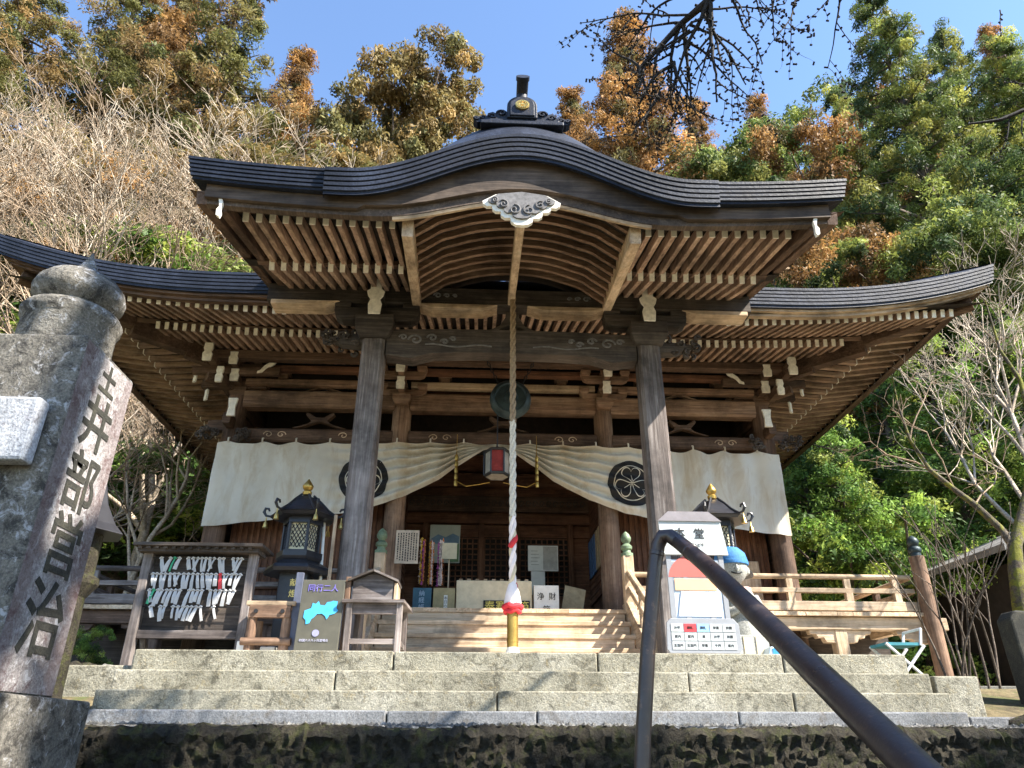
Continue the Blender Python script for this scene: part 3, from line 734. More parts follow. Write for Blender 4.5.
# frog-leg struts between the beams
for (cx, z, sc, m) in ((-3.5, 5.31, 1.1, AX), (3.5, 5.31, 1.1, AX), (-3.5, 6.08, 0.8, AX), (3.5, 6.08, 0.8, RX), (0, 5.31, 1.1, AX)):
    b = MB(); b.prism([(a*sc, bb*sc) for a, bb in [(-0.46, 0.0), (-0.2, 0.08), (-0.14, 0.14), (-0.25, 0.26), (-0.22, 0.30), (-0.07, 0.2), (0.07, 0.2), (0.22, 0.30), (0.25, 0.26), (0.14, 0.14), (0.2, 0.08), (0.46, 0.0), (0.36, 0), (0.12, 0.09), (0, 0.12), (-0.12, 0.09), (-0.36, 0)]], (cx, 12.88, z), (1, 0, 0), (0, 0, 1), (0, 0.12, 0)); b.build('frog_leg_strut', m, hall, bevel=0.008)
for x in (-1.15, 1.15, -2.75, 2.75, -4.3, 4.3):
    b = MB(); b.box((x-.09, 12.83, 6.302), (x+.09, 13.0, 6.40)); b.box((x-.13, 12.80, 6.402), (x+.13, 13.0, 6.48)); b.build('block', wood('rafter', 'x'), hall, bevel=0.008)

# ------------------------------------------------------------------ walls, recess, lattice doors
def wallbox(name, a, b_, m, bevel=0): b = MB(); b.box(a, b_); return b.build(name, m, hall, bevel=bevel)
for s in (-1, 1):
    xa, xb = sorted((s*2.15, s*4.95))
    wallbox('wall', (xa, 13.35, 1.86), (xb, 13.45, 4.98), DZ)
    b = MB(); x = xa+0.05
    while x < xb: b.box((x, 13.325, 2.5), (x+0.05, 13.352, 4.9)); x += 0.105
    b.build('board_lattice', DZ, hall)
    wallbox('sill_rail', (xa, 13.28, 2.40), (xb, 13.352, 2.52), wood('red', 'x')); wallbox('sill_rail', (xa, 13.28, 1.86), (xb, 13.35, 2.02), wood('red', 'x'))
    xa, xb = sorted((s*5.08, s*5.16)); wallbox('wall', (xa, 13.2, 1.86), (xb, HB, 6.75), AY)
    # recess side wall with lattice
    xa, xb = sorted((s*1.99, s*2.09)); wallbox('recess_wall', (xa, 13.2, 1.86), (xb, 15.6, 6.3), DY)
    b = MB()
    for i in range(16):
        y = 13.4+0.13*i; b.box((s*1.955-.012, y, 2.5), (s*1.955+.012, y+.03, 3.9))
    for i in range(11):
        z = 2.5+0.135*i; b.box((s*1.95-.012, 13.3, z), (s*1.95+.012, 15.5, z+.028))
    b.build('lattice', DY, hall)
wallbox('wall', (-HW, HB-.1, 1.86), (HW, HB, 6.75), AX)
wallbox('recess_back', (-2.0, 15.62, 1.86), (2.0, 15.72, 6.4), DX)
wallbox('recess_ceiling', (-2.1, 13.2, 6.2), (2.1, 15.7, 6.3), DX)
wallbox('lintel', (-2.0, 15.45, 4.22), (2.0, 15.60, 4.42), wood('red', 'x'), 0.01); wallbox('lintel', (-2.0, 15.5, 4.50), (2.0, 15.60, 4.85), wood('aged', 'x'), 0.01)
wallbox('lintel', (-2.0, 15.42, 5.05), (2.0, 15.6, 5.35), wood('red', 'x'), 0.01)
wallbox('transom', (-2.0, 15.55, 3.95), (2.0, 15.61, 4.20), wood('red', 'x'))
b = MB()
for k in range(26):
    cx = -1.9+0.15*k
    b.tube([(cx+0.06*(1-i/18)*math.cos(i*.45), 15.49, 4.67+0.09*(1-i/18)*math.sin(i*.45)) for i in range(16)], 0.014, 5)
b.build('carved_transom', wood('black', 'x'), hall)
for x in (-1.56, 1.56, -0.36, 0.40):
    wallbox('door_post', (x-.06, 15.47, 1.86), (x+.06, 15.6, 4.22), wood('red', 'z'), 0.008)
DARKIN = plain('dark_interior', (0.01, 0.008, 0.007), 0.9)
for (x0, x1) in ((-1.5, -0.42), (-0.30, 0.34), (0.46, 1.5)):
    b = MB()
    x = x0
    while x < x1: b.box((x, 15.54, 2.75), (x+.028, 15.575, 3.9)); x += 0.118
    z = 2.75
    while z < 3.92: b.box((x0, 15.535, z), (x1, 15.57, z+.026)); z += 0.115
    d = b.build('lattice_door', DZ, hall)
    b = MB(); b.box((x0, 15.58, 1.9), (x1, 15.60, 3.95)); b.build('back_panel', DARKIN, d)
    b = MB(); b.box((x0, 15.54, 1.9), (x1, 15.575, 2.72)); b.build('lower_panel', wood('red', 'z'), d)
# inner building above the beams, its shade painted near black
wallbox('inner_wall', (-4.9, 14.2, 5.35), (4.9, 14.3, 6.72), SHADEBOARD)
# wall boards low on the right bay, sunlight put into pale wood
wallbox('lit_board', (3.05, 13.26, 2.56), (3.95, 13.318, 3.35), wood('pale', 'z'), 0.01); wallbox('lit_board', (4.0, 13.25, 2.03), (4.75, 13.30, 2.98), wood('pale', 'z'), 0.01)

# ------------------------------------------------------------------ veranda, stairs, railing
vd = MB()
x = -6.75
while x < 6.75:
    vd.box((x, 11.6+rr.uniform(-.006, .006), 1.775), (min(x+0.245, 6.75), 13.4, 1.835+rr.uniform(-.003, .003))); x += 0.25
vd.box((-2.1, 13.4, 1.77), (2.1, 15.7, 1.83))
vd.build('veranda_floor', PY, hall)
for s in (-1, 1):
    b = MB(); y = 13.4
    xa, xb = sorted((s*5.0, s*6.75))
    while y < 22: b.box((xa, y, 1.775), (xb, y+0.245, 1.835)); y += 0.25
    b.build('veranda_floor', PX, hall)
    xa, xb = sorted((s*2.0, s*7.05))
    b = MB(); b.prism([(xa, 0.0), (xb, 0.0), (xb, 0.19), (xa, 0.19)], (0, 11.68, 1.575), (1, 0, 0), (0, 0, 1), (0, 0.2, 0)); b.build('veranda_beam', PX if s > 0 else AX, hall, bevel=0.012)  # right side in paler wood: sunshine put into the tone
    for x in (5.3, 3.7):
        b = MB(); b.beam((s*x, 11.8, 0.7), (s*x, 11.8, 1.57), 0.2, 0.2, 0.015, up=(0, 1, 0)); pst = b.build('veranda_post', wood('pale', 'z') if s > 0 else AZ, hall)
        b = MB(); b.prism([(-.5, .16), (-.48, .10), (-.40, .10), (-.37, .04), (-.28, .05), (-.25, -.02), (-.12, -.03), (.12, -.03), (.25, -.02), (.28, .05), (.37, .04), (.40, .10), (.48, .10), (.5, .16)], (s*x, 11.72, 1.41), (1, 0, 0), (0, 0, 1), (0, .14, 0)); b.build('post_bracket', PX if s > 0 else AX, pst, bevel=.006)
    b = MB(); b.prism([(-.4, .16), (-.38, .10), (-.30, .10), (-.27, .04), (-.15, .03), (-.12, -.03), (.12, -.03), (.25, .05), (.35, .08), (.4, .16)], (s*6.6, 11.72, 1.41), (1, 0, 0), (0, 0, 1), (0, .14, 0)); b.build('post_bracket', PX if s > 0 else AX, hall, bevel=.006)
    # crawl space behind
    b = MB(); b.box((xa, 13.0, 0.72), (xb-0.3 if s > 0 else xb, 13.1, 1.77)); b.build('crawl_wall', BX, hall)
    for k in range(4):
        b = MB(); b.beam((s*(2.6+1.3*k), 11.9, 1.66), (s*(2.6+1.3*k), 13, 1.66), 0.13, 0.15); b.build('floor_joist', PY if s > 0 else AY, hall)
    # railing
    rw = PX if s > 0 else GX  # right railing paler than the left: sunlight put into its colour
    rl = MB(); rl.tube([(s*2.05, 11.72, 2.40), (s*6.62, 11.72, 2.40)], 0.042, 10); o = rl.build('railing', rw, hall)
    b = MB(); b.box((min(s*2.05, s*6.64), 11.68, 2.14), (max(s*2.05, s*6.64), 11.76, 2.215)); b.build('middle_rail', rw, o, bevel=.008)
    b = MB(); b.box((min(s*2.05, s*6.66), 11.66, 1.86), (max(s*2.05, s*6.66), 11.78, 2.005)); b.build('bottom_rail', rw, o, bevel=.008)
    for x in (3.2, 4.6, 5.55, 6.35):
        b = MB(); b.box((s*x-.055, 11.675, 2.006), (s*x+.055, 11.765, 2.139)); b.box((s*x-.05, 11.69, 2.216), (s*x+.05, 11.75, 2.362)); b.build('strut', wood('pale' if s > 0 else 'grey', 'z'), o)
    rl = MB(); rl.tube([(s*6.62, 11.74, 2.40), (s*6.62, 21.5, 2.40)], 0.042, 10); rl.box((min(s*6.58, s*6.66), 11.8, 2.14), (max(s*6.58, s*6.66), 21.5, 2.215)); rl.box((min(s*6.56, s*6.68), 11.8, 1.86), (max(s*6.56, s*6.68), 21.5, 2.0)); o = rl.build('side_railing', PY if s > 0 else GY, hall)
    for k in range(6):
        b = MB(); b.box((s*6.62-.045, 12.8+1.5*k, 2.0), (s*6.62+.045, 12.9+1.5*k, 2.39)); b.build('strut', AZ, o)
    b = MB(); b.lathe([(0.125, 0.6), (0.118, 2.72)], (s*6.76, 11.62, 0), 16); np_ = b.build('railing_post', wood('rafter', 'z'), hall, smooth=True)
    b = MB(); b.lathe([(0.112, 2.66), (0.112, 2.72), (0.085, 2.73), (0.08, 2.78), (0.10, 2.80), (0.105, 2.84), (0.08, 2.88), (0.055, 2.89), (0.085, 2.93), (0.095, 2.97), (0.07, 3.02), (0.01, 3.07)], (s*6.76, 11.62, 0), 18); b.build('post_cap', BRONZE, np_, smooth=True)
# wooden stairs
for k in range(5):
    y = 11.60-0.29*k; z = 1.835-0.222*k
    b = MB(); b.box((-1.9, y, z-0.065), (1.9, y+0.34, z)); b.box((-1.88, y+0.02, z-0.225), (1.88, y+0.06, z-0.065)); b.build('stair_tread', wood('pale', 'x'), hall, bevel=.008)
b = MB(); b.box((-1.87, 11.64, 0.72), (1.87, 11.75, 1.77)); b.build('stair_back', AX, hall)
for s in (-1, 1):
    b = MB(); b.prism([(11.9, 1.95), (11.55, 1.95), (9.95, 0.92), (9.95, 0.72), (10.25, 0.72), (11.9, 1.72)], (s*1.95-.05, 0, 0), (0, 1, 0), (0, 0, 1), (0.10, 0, 0)); o = b.build('stair_string', PY, hall, bevel=.01)
    b = MB(); b.beam((s*1.97, 11.62, 2.42), (s*1.97, 9.95, 1.50), 0.085, 0.10, .015); b.beam((s*1.97, 11.6, 2.17), (s*1.97, 9.98, 1.26), 0.07, 0.085, .01)
    b.build('handrail', PY, o)
    b = MB(); b.beam((s*1.97, 11.62, 1.8), (s*1.97, 11.62, 2.66), 0.17, 0.17, .012, up=(0, 1, 0)); b.beam((s*1.97, 10.0, 0.72), (s*1.97, 10.0, 1.72), 0.17, 0.17, .012, up=(0, 1, 0)); b.beam((s*1.97, 10.8, 1.4), (s*1.97, 10.8, 1.95), 0.08, 0.08, .01, up=(0, 1, 0)); b.build('newel_post', PZ, o)
    b = MB()
    for (yy, zz) in ((11.62, 2.66), (10.0, 1.72)): b.lathe([(0.10, 0), (0.10, .05), (0.07, .06), (0.065, .10), (0.09, .12), (0.095, .16), (0.06, .2), (0.045, .21), (0.08, .26), (0.085, .30), (0.06, .36), (0.008, .41)], (s*1.97, yy, zz), 16)
    b.build('post_cap', plain('green_copper', (0.16, 0.22, 0.14), 0.6, 0.2, 0.4), o, smooth=True)
# remaining rafters
tag(rest.build('rafter', RM, hall), kind='stuff'); tag(restx.build('rafter', RMX, hall), kind='stuff')
print('own rafters', n_own)
# ------------------------------------------------------------------ hall curtain, two halves gathered at the middle
CLOTH, t, bs = newmat('cream_cloth')
v = coords(t); a = noise(t, v, 0.9, 5, 0.6); f = noise(t, v, 260, 2, 0.5)
col = ramp(t, a, [(0.3, (0.60, 0.56, 0.48)), (0.55, (0.74, 0.71, 0.63)), (0.75, (0.80, 0.78, 0.72))])
s2 = noise(t, coords(t, (1.5, 1, 0.5)), 1.3, 6, 0.7, 0.6)
col = mixc(t, ramp(t, s2, [(0.50, (0, 0, 0)), (0.68, (0.55,)*3)]), col, (0.42, 0.29, 0.13))
t.links.new(col, bs.inputs['Base Color']); bs.inputs['Roughness'].default_value = 0.9; bs.inputs['Specular IOR Level'].default_value = 0.1
tr = nd(t, 'ShaderNodeBsdfTranslucent'); t.links.new(col, tr.inputs[0]); mx = nd(t, 'ShaderNodeMixShader'); mx.inputs[0].default_value = 0.22
t.links.new(bs.outputs[0], mx.inputs[1]); t.links.new(tr.outputs[0], mx.inputs[2]); t.links.new(mx.outputs[0], t.nodes['Material Output'].inputs[0])
bump(t, bs, f, 0.15, 0.004)
BOT = [(0.0, 4.93), (0.25, 4.86), (0.8, 4.50), (1.05, 4.28), (1.70, 3.95), (2.35, 3.71), (2.75, 3.635), (3.58, 3.53), (5.24, 3.34), (5.4, 3.34)]
def cbot(d):
    for (a, za), (b, zb) in zip(BOT, BOT[1:]):
        if d <= b: return za+(zb-za)*(d-a)/(b-a)
    return BOT[-1][1]
GX0 = -0.12
def curt(s, d, vv):
    """d distance from the gather, vv 0 top .. 1 bottom"""
    ties = abs(math.sin(math.pi*d/0.62)); top = 5.0-(0.035 if d < 2.7 else 0.035+0.05*min(1, (d-2.7)/.5)*(1 if s > 0 else .5))*ties*min(1, d/0.3)-0.03*min(1, d/4)
    z = top+(cbot(d)-top)*vv
    swag = max(0.0, 1-d/3.2)
    y = 12.74-0.10*min(1, d*1.6)*swag**.7*math.sin(2*math.pi*(5.6*vv**0.85)+0.5*d+0.6*math.sin(3*vv+d))-0.06*swag*vv
    y += (1-swag)*(0.022*math.sin(d*9.3+vv*0.8)+0.013*math.sin(d*17.1-vv*1.5))*(0.35+vv*0.5)
    y += 0.016*math.sin(math.pi*d/0.31)*(1-vv)**2*(0.4+0.6*(1-swag))
    if d > 2.9: y += min(1, (d-2.9)/.5)*(0.038 if s > 0 else .024)*math.sin(d*13+1.2*math.sin(d*3))*(1-vv*0.7)
    y += .007*math.sin(d*5.1+vv*7+2*math.sin(vv*4+d))+.005*math.sin(d*11+vv*13)
    return Vector((GX0+s*d, y, z))
for s, lab in ((-1, 'stained cream curtain half drawn up left of the bell rope, behind the lantern'), (1, 'cream curtain half drawn up right of the bell rope, sunlit at its far corner')):
    W = 5.14 if s < 0 else 5.36
    b = MB(); b.grid(lambda u, v: curt(s, 0.01+W*u, v), 260, 70)
    c = b.build('temple_curtain', CLOTH, smooth=True, loc=(s*2.6, 12.74, 4.2)); tag(c, lab, 'curtain')
    b = MB(); k = 1
    while k*0.62 < W:
        p = curt(s, k*0.62, 0); b.tube([p+Vector((0, -.02, -.03)), p+Vector((0, -.03, .05)), p+Vector((0, .02, .07))], 0.016, 6); k += 1
    b.build('tie', CLOTH, c)
    # the crest: a black ring round three heart-shaped leaves
    dc = 2.42 if s < 0 else 2.5; zc = 4.27
    def onc(px, pz, off):
        d = dc+s*px; tp = curt(s, d, 0).z; vv = (tp-(zc+pz))/(tp-cbot(d))
        q = curt(s, d, min(1, max(0, vv))); return Vector((q.x, q.y-off, zc+pz))
    b = MB()
    def patch(fn, nu, nv, off): b.grid(lambda u, v: onc(*fn(u, v), off), nu, nv)
    patch(lambda u, v: (0.445*v*math.cos(2*math.pi*u), 0.445*v*math.sin(2*math.pi*u)), 64, 10, 0.014)
    b.build('crest', INK, c)
    b = MB()
    patch(lambda u, v: ((0.318+0.016*v)*math.cos(2*math.pi*u), (0.318+0.016*v)*math.sin(2*math.pi*u)), 60, 1, 0.022)
    for k in range(3):
        a0 = math.pi/2+k*2*math.pi/3
        def heart(u, v):
            q = 2*math.pi*u; f_ = .90+.10*v; hx = 0.180*math.sin(q)**3*f_; hy = 0.0108*(13*math.cos(q)-5*math.cos(2*q)-2*math.cos(3*q)-math.cos(4*q))*f_
            rr_ = 0.165+hy; return (rr_*math.cos(a0)-hx*math.sin(a0), rr_*math.sin(a0)+hx*math.cos(a0))
        patch(heart, 48, 1, 0.022)
        patch(lambda u, v: ((.03+.13*u)*math.cos(a0)+(.006*(2*v-1))*math.sin(a0), (.03+.13*u)*math.sin(a0)-(.006*(2*v-1))*math.cos(a0)), 6, 1, 0.022)
    b.build('crest_lines', CLOTH, c)

# ------------------------------------------------------------------ gong, rope, hanging lantern
g = empty('gong', (0.05, 10.9, 5.07), 'round dark bronze gong hanging behind the rope under the porch', 'gong')
b = MB()
prof = [(0.0, -0.13), (0.10, -0.13), (0.12, -0.10), (0.24, -0.09), (0.26, -0.115), (0.29, -0.10), (0.335, -0.05), (0.345, 0.0), (0.335, 0.05), (0.29, 0.10), (0.0, 0.12)]
n = 32; k0 = 0
for r, y in prof:
    for j in range(n): b.v.append((0.05+r*math.cos(2*math.pi*j/n), 10.9+y, 5.07+r*math.sin(2*math.pi*j/n)))
for i in range(len(prof)-1):
    for j in range(n): b.f.append((i*n+j, i*n+(j+1) % n, (i+1)*n+(j+1) % n, (i+1)*n+j)); b.m.append(0)
b.build('gong_body', BRONZE, g, smooth=True)
b = MB(); b.tube([(0.05+0.30*math.cos(R(a)), 10.9, 5.07+0.30*math.sin(R(a))+0.0) for a in range(200, 341, 10)], 0.05, 8); b.build('gong_lip', BRONZE, g, smooth=True)
for s in (-1, 1):
    b = MB()
    for k in range(9):
        c = Vector((0.05+s*(0.20+0.028*k), 10.9, 5.36+0.06*k)); 
        D = Vector((0.3*s, 0, 1)).normalized(); S = Vector((0, 1, 0)) if k % 2 else Vector((1, 0, -0.3*s)).normalized()
        b.tube([c+D*0.042*math.cos(q)+S*0.022*math.sin(q) for q in np.linspace(0, 2*math.pi, 11)], 0.008, 5)
    b.build('chain', INK, g)
ROPEM = plain('twisted_rope', (0.60, 0.56, 0.47), 0.9, var=0.25, scale=30)
ROPEB = plain('brown_rope', (0.30, 0.22, 0.14), 0.9, var=0.3, scale=30)
LRED = plain('dim_red_paper', (0.26, 0.035, 0.035), 0.8)
RED = plain('red_cloth', (0.55, 0.03, 0.04), 0.8, var=0.2)
PINK = plain('pale_cloth', (0.78, 0.70, 0.68), 0.85, var=0.1)
rp = empty('bell_rope', (0, 9.0, 1.0), 'thick twisted bell rope with red and white wrapping hanging before the entrance', 'rope')
def strand(z0, z1, ph, mat_, r=0.022, R0=0.024, name='rope_strand'):
    b = MB(); N = int((z1-z0)/0.022)
    b.tube([(R0*math.cos(ph+k*0.022*15), 9.0+R0*math.sin(ph+k*0.022*15), z0+(z1-z0)*k/N) for k in range(N+1)], r, 6); return b.build(name, mat_, rp, smooth=True)
for k in range(3):
    strand(3.85, 5.85, k*2.094-0.022*15*int(2.2/0.022)*0, ROPEB if True else ROPEM)
    strand(1.62, 3.2, k*2.094, ROPEM if k else RED, r=0.027) if False else None
for k in range(3): strand(2.55, 3.87, k*2.094, ROPEM, r=0.023)
for k in range(3): strand(1.62, 2.55, k*2.094, PINK if k != 1 else CREAM, r=0.024)
for (zc) in (2.38, 1.78):
    b = MB(); N = 12; b.tube([(0.033*math.cos(q), 9.0+0.033*math.sin(q), zc-0.10+0.2*q/4.6+0) for q in np.linspace(-1.2-1.57, 1.9+0.0, N)], 0.034, 8); b.build('red_wrap', RED, rp, smooth=True)
b = MB(); b.lathe([(0.03, 0.34), (0.055, 0.30), (0.085, 0.20), (0.105, 0.10), (0.10, 0.06)], (0, 9, 1.40), 18)
b.build('cloth_cap', PINK, rp, smooth=True)
b = MB(); b.tube([(0.10*math.cos(q), 9+0.10*math.sin(q), 1.44+0.01*math.sin(5*q)) for q in np.linspace(0, 2*math.pi, 25)], 0.036, 8); b.tube([(0.085*math.cos(q), 9+0.085*math.sin(q), 1.39+0.012*math.sin(4*q)) for q in np.linspace(0, 2*math.pi, 25)], 0.03, 8); b.build('red_ring', RED, rp, smooth=True)
b = MB(); b.lathe([(0.066, 0.76), (0.066, 1.40)], (0, 9, 0), 16)
for z in (1.05, 1.35): b.lathe([(0.07, z-.012), (0.07, z+.012)], (0, 9, 0), 16)
b.build('pull_stick', BRASS, rp, smooth=True)
b = MB(); b.lathe([(0.085, 0.74), (0.09, 0.90), (0.068, 0.98)], (0, 9, 0), 14); b.build('worn_end', PAPER, rp, smooth=True)

hl = empty('hanging_lantern', (-0.13, 12.0, 4.34), 'small hexagonal paper lantern with red panel under the curtain gather', 'lantern')
LX, LY, LZ = -0.13, 12.0, 4.34
OLDP = plain('dim_paper', (.36, .34, .31), .8)
b = MB(); b.lathe([(0.0, .34), (0.05, .30), (0.20, .25), (0.255, .22), (0.24, .19)], (LX, LY, LZ), 6, rot=R(0)); b.lathe([(0.22, -.24), (0.23, -.20)], (LX, LY, LZ), 6, rot=R(0)); b.tube([(LX, LY, LZ+.3), (LX, LY, LZ+0.95)], 0.012, 6)
for k in range(6):
    a = R(60*k); b.tube([(LX+0.225*math.cos(a), LY+0.225*math.sin(a), LZ-.22), (LX+0.225*math.cos(a), LY+0.225*math.sin(a), LZ+.2)], 0.016, 6)
b.build('frame', BLACKMETAL, hl)
for k in range(6):
    a0, a1 = R(60*k), R(60+60*k)
    p, q = Vector((LX+.2*math.cos(a0), LY+.2*math.sin(a0), 0)), Vector((LX+.2*math.cos(a1), LY+.2*math.sin(a1), 0))
    b = MB(); b.beam(p+Vector((0, 0, LZ)), q+Vector((0, 0, LZ)), 0.008, 0.38); b.build('paper_panel', LRED if k == 4 else OLDP, hl)
b = MB(); b.lathe([(0.02, -.25), (0.19, -.245), (0.19, -.241)], (LX, LY, LZ), 6, rot=R(0)); b.build('base_panel', OLDP, hl)
for s in (-1, 1):
    o = empty('gold_ornament', (LX+s*0.72, 12.3, 4.55), 'gilded hanging ornament %s of the small paper lantern' % ('left' if s < 0 else 'right'), 'ornament')
    b = MB(); cx = LX+s*0.72
    for k in range(5): b.lathe([(0.01, .08), (0.03, .04), (0.034, 0.0), (0.03, -.05)], (cx, 12.3, 4.55-0.12*k), 8)
    b.tube([(cx, 12.3, 4.6), (cx, 12.3, 5.0)], 0.008, 5); b.build('pendant', BRASS, o)
    b = MB(); b.tube([(cx, 12.3, 4.12), (cx-s*.18, 12.3, 4.02), (cx-s*.42, 12.3, 4.06), (cx-s*.6, 12.3, 4.1)], 0.009, 6); b.build('gold_swag', BRASS, o)

# ------------------------------------------------------------------ metal lanterns on pedestals
def metal_lantern(x, y, label, dz=0.0):
    o = empty('metal_lantern', (x, y, 0.72), label, 'lantern', 'black metal lanterns flanking the entrance')
    H = 0.44; n = 6; z0 = 2.52+dz
    b = MB()   # flared hexagonal roof
    prof = [(0.05, .315), (0.12, .285), (0.21, .215), (0.30, .12), (0.38, .055), (0.44, .032)]
    b.lathe(prof, (x, y, z0), 6); b.lathe([(0.38, -.005), (0.43, .03)], (x, y, z0), 6)
    rfm = b.build('lantern_roof', BLACKMETAL, o, bevel=.004)
    for k in range(6):
        a = R(60*k); D = Vector((math.cos(a), math.sin(a), 0))
        b = MB(); pth = [Vector((x, y, z0))+D*r+Vector((0, 0, zz)) for r, zz in ((0.09, .32), (0.2, .225), (0.30, .125), (0.42, .04), (0.48, .05), (0.515, .10), (0.50, .145), (0.46, .14), (0.445, .11))]
        b.tube(pth, [0.016]*5+[.02, .018, .016, .012], 7); b.build('curled_ridge', BLACKMETAL, rfm, smooth=True)
        p = Vector((x, y, z0))+D*0.475
        b = MB(); b.lathe([(0.006, .03), (0.012, -.03), (0.024, -.045), (0.03, -.085), (0.036, -.105)], p, 10); b.build('small_bell', GOLD, rfm, smooth=True)
    b = MB(); b.lathe([(0.055, .33), (0.06, .37), (0.04, .39), (0.065, .42), (0.07, .45), (0.045, .49), (0.008, .545)], (x, y, z0), 14); b.build('finial', BRASS, rfm, smooth=True)
    b = MB(); b.lathe([(0.255, 2.44+dz), (0.25, 2.52+dz)], (x, y, 0), 6)
    b.lathe([(0.26, 1.98+dz), (0.285, 2.02+dz), (0.285, 2.09+dz), (0.22, 2.11+dz)], (x, y, 0), 6)
    b.lathe([(0.40, 1.82+dz), (0.42, 1.86+dz), (0.40, 1.90+dz), (0.28, 1.97+dz)], (x, y, 0), 6)
    for k in range(6):
        a = R(60*k); b.tube([(x+.225*math.cos(a), y+.225*math.sin(a), 2.08+dz), (x+.225*math.cos(a), y+.225*math.sin(a), 2.46+dz)], 0.02, 6)
    b.build('lantern_body', BLACKMETAL, o)
    b = MB(); b.lathe([(0.185, 2.11+dz), (0.185, 2.45+dz)], (x, y, 0), 6); b.build('paper_lining', plain('lit_paper', (.85, .78, .55), .8, var=.1), o)
    for k in range(6):
        a0, a1 = R(60*k), R(60*k+60); p = Vector((x+.215*math.cos(a0), y+.215*math.sin(a0), 0)); q = Vector((x+.215*math.cos(a1), y+.215*math.sin(a1), 0))
        U = (q-p).normalized(); L = (q-p).length; b = MB()
        def strip(u0, z0_, u1, z1_): b.tube([p+U*u0+Vector((0, 0, z0_)), p+U*u1+Vector((0, 0, z1_))], 0.0062, 4, cap=False)
        zz = 2.13+dz; Hh = 0.30
        for i in range(-4, 5):
            for sg in (1, -1):
                u0, u1 = 0.02, L-0.02; w_ = L-0.04
                za = zz+Hh/2+i*0.075-sg*w_*0.8; zb = zz+Hh/2+i*0.075+sg*w_*0.8
                # clip to the panel
                pts = [(u0, za), (u1, zb)]
                def clip(pts):
                    (ua, za), (ub, zb) = pts; out = []
                    for tt in np.linspace(0, 1, 13):
                        z = za+(zb-za)*tt
                        if zz <= z <= zz+Hh: out.append((ua+(ub-ua)*tt, z))
                    return (out[0], out[-1]) if len(out) > 1 else None
                c = clip(pts)
                if c: strip(c[0][0], c[0][1], c[1][0], c[1][1])
        b.build('lattice', BLACKMETAL, o)
    b = MB(); b.box((x-.17, y-.17, 0.78), (x+.17, y+.17, 1.84+dz)); b.lathe([(0.36, 0.72), (0.36, 0.78), (0.28, 0.82)], (x, y, 0), 6); ped = b.build('pedestal', BLACKMETAL, o, bevel=.01)
    b = text_mb('献', 0.095, (x+0.02, y-.173, 1.70+dz), (1, 0, 0), (0, 0, 1), (0, -.006, 0)); text_mb('燈', 0.095, (x+.02, y-.173, 1.57+dz), (1, 0, 0), (0, 0, 1), (0, -.006, 0), b); b.build('gold_lettering', GOLD, ped)
    return o
metal_lantern(-2.66, 9.2, 'black hexagonal lantern with gold lattice standing left of the left porch column')
metal_lantern(2.68, 9.25, 'black hexagonal lantern with gold bells standing behind the painted notice stand', dz=0.05)

# ------------------------------------------------------------------ rack of tied paper fortunes
rk = empty('fortune_rack', (-3.6, 8.6, 0.72), 'grey wooden rack with small roof at left, crowded with tied white papers', 'rack')
rx0, rx1, ry = -4.22, -3.03, 8.6
for x in (rx0, rx1):
    b = MB(); b.beam((x, ry, .72), (x, ry, 1.95), .10, .10, .008, up=(0, 1, 0)); b.build('post', GZ, rk)
    b = MB(); b.beam((x, ry+.5, .72), (x, ry+.1, 1.4), .07, .07, .008, up=(0, 1, 0)); b.build('back_brace', GZ, rk)
b = MB(); b.box((rx0+.05, ry+.05, 1.08), (rx1-.05, ry+.08, 1.92)); b.build('back_board', wood('black', 'x'), rk)
b = MB(); b.box((rx0+.05, ry-.02, 1.0), (rx1-.05, ry+.05, 1.09)); b.build('rail', GX, rk, bevel=.006)
b = MB(); b.box((rx0-.12, ry-.22, 1.985), (rx1+.14, ry+.3, 2.02)); b.box((rx0-.08, ry-.15, 1.93), (rx1+.08, ry+.2, 1.984))
for k in range(14): b.box((rx0-.07+k*.095, ry-.19, 1.955), (rx0-.03+k*.095, ry+.2, 1.983))
b.build('rack_roof', wood('black', 'x'), rk)
rows = [1.84, 1.66, 1.48, 1.30]
b = MB()
for z in rows: b.tube([(rx0+.05, ry-.03, z+.04), (rx1-.05, ry-.03, z+.04)], .006, 5)
b.build('wire', INK, rk)
GREENP = plain('green_paper', (0.05, 0.30, 0.16), 0.8); REDP = plain('red_paper', (0.55, 0.05, 0.06), 0.8)
SHADEPAPER = plain('shade_grey_paper', (.42, .42, .42), .85, var=.2)  # white paper greyed: shade on the rack put into its colour
rr = random.Random(5)
names = ['top', 'second', 'third', 'lowest']
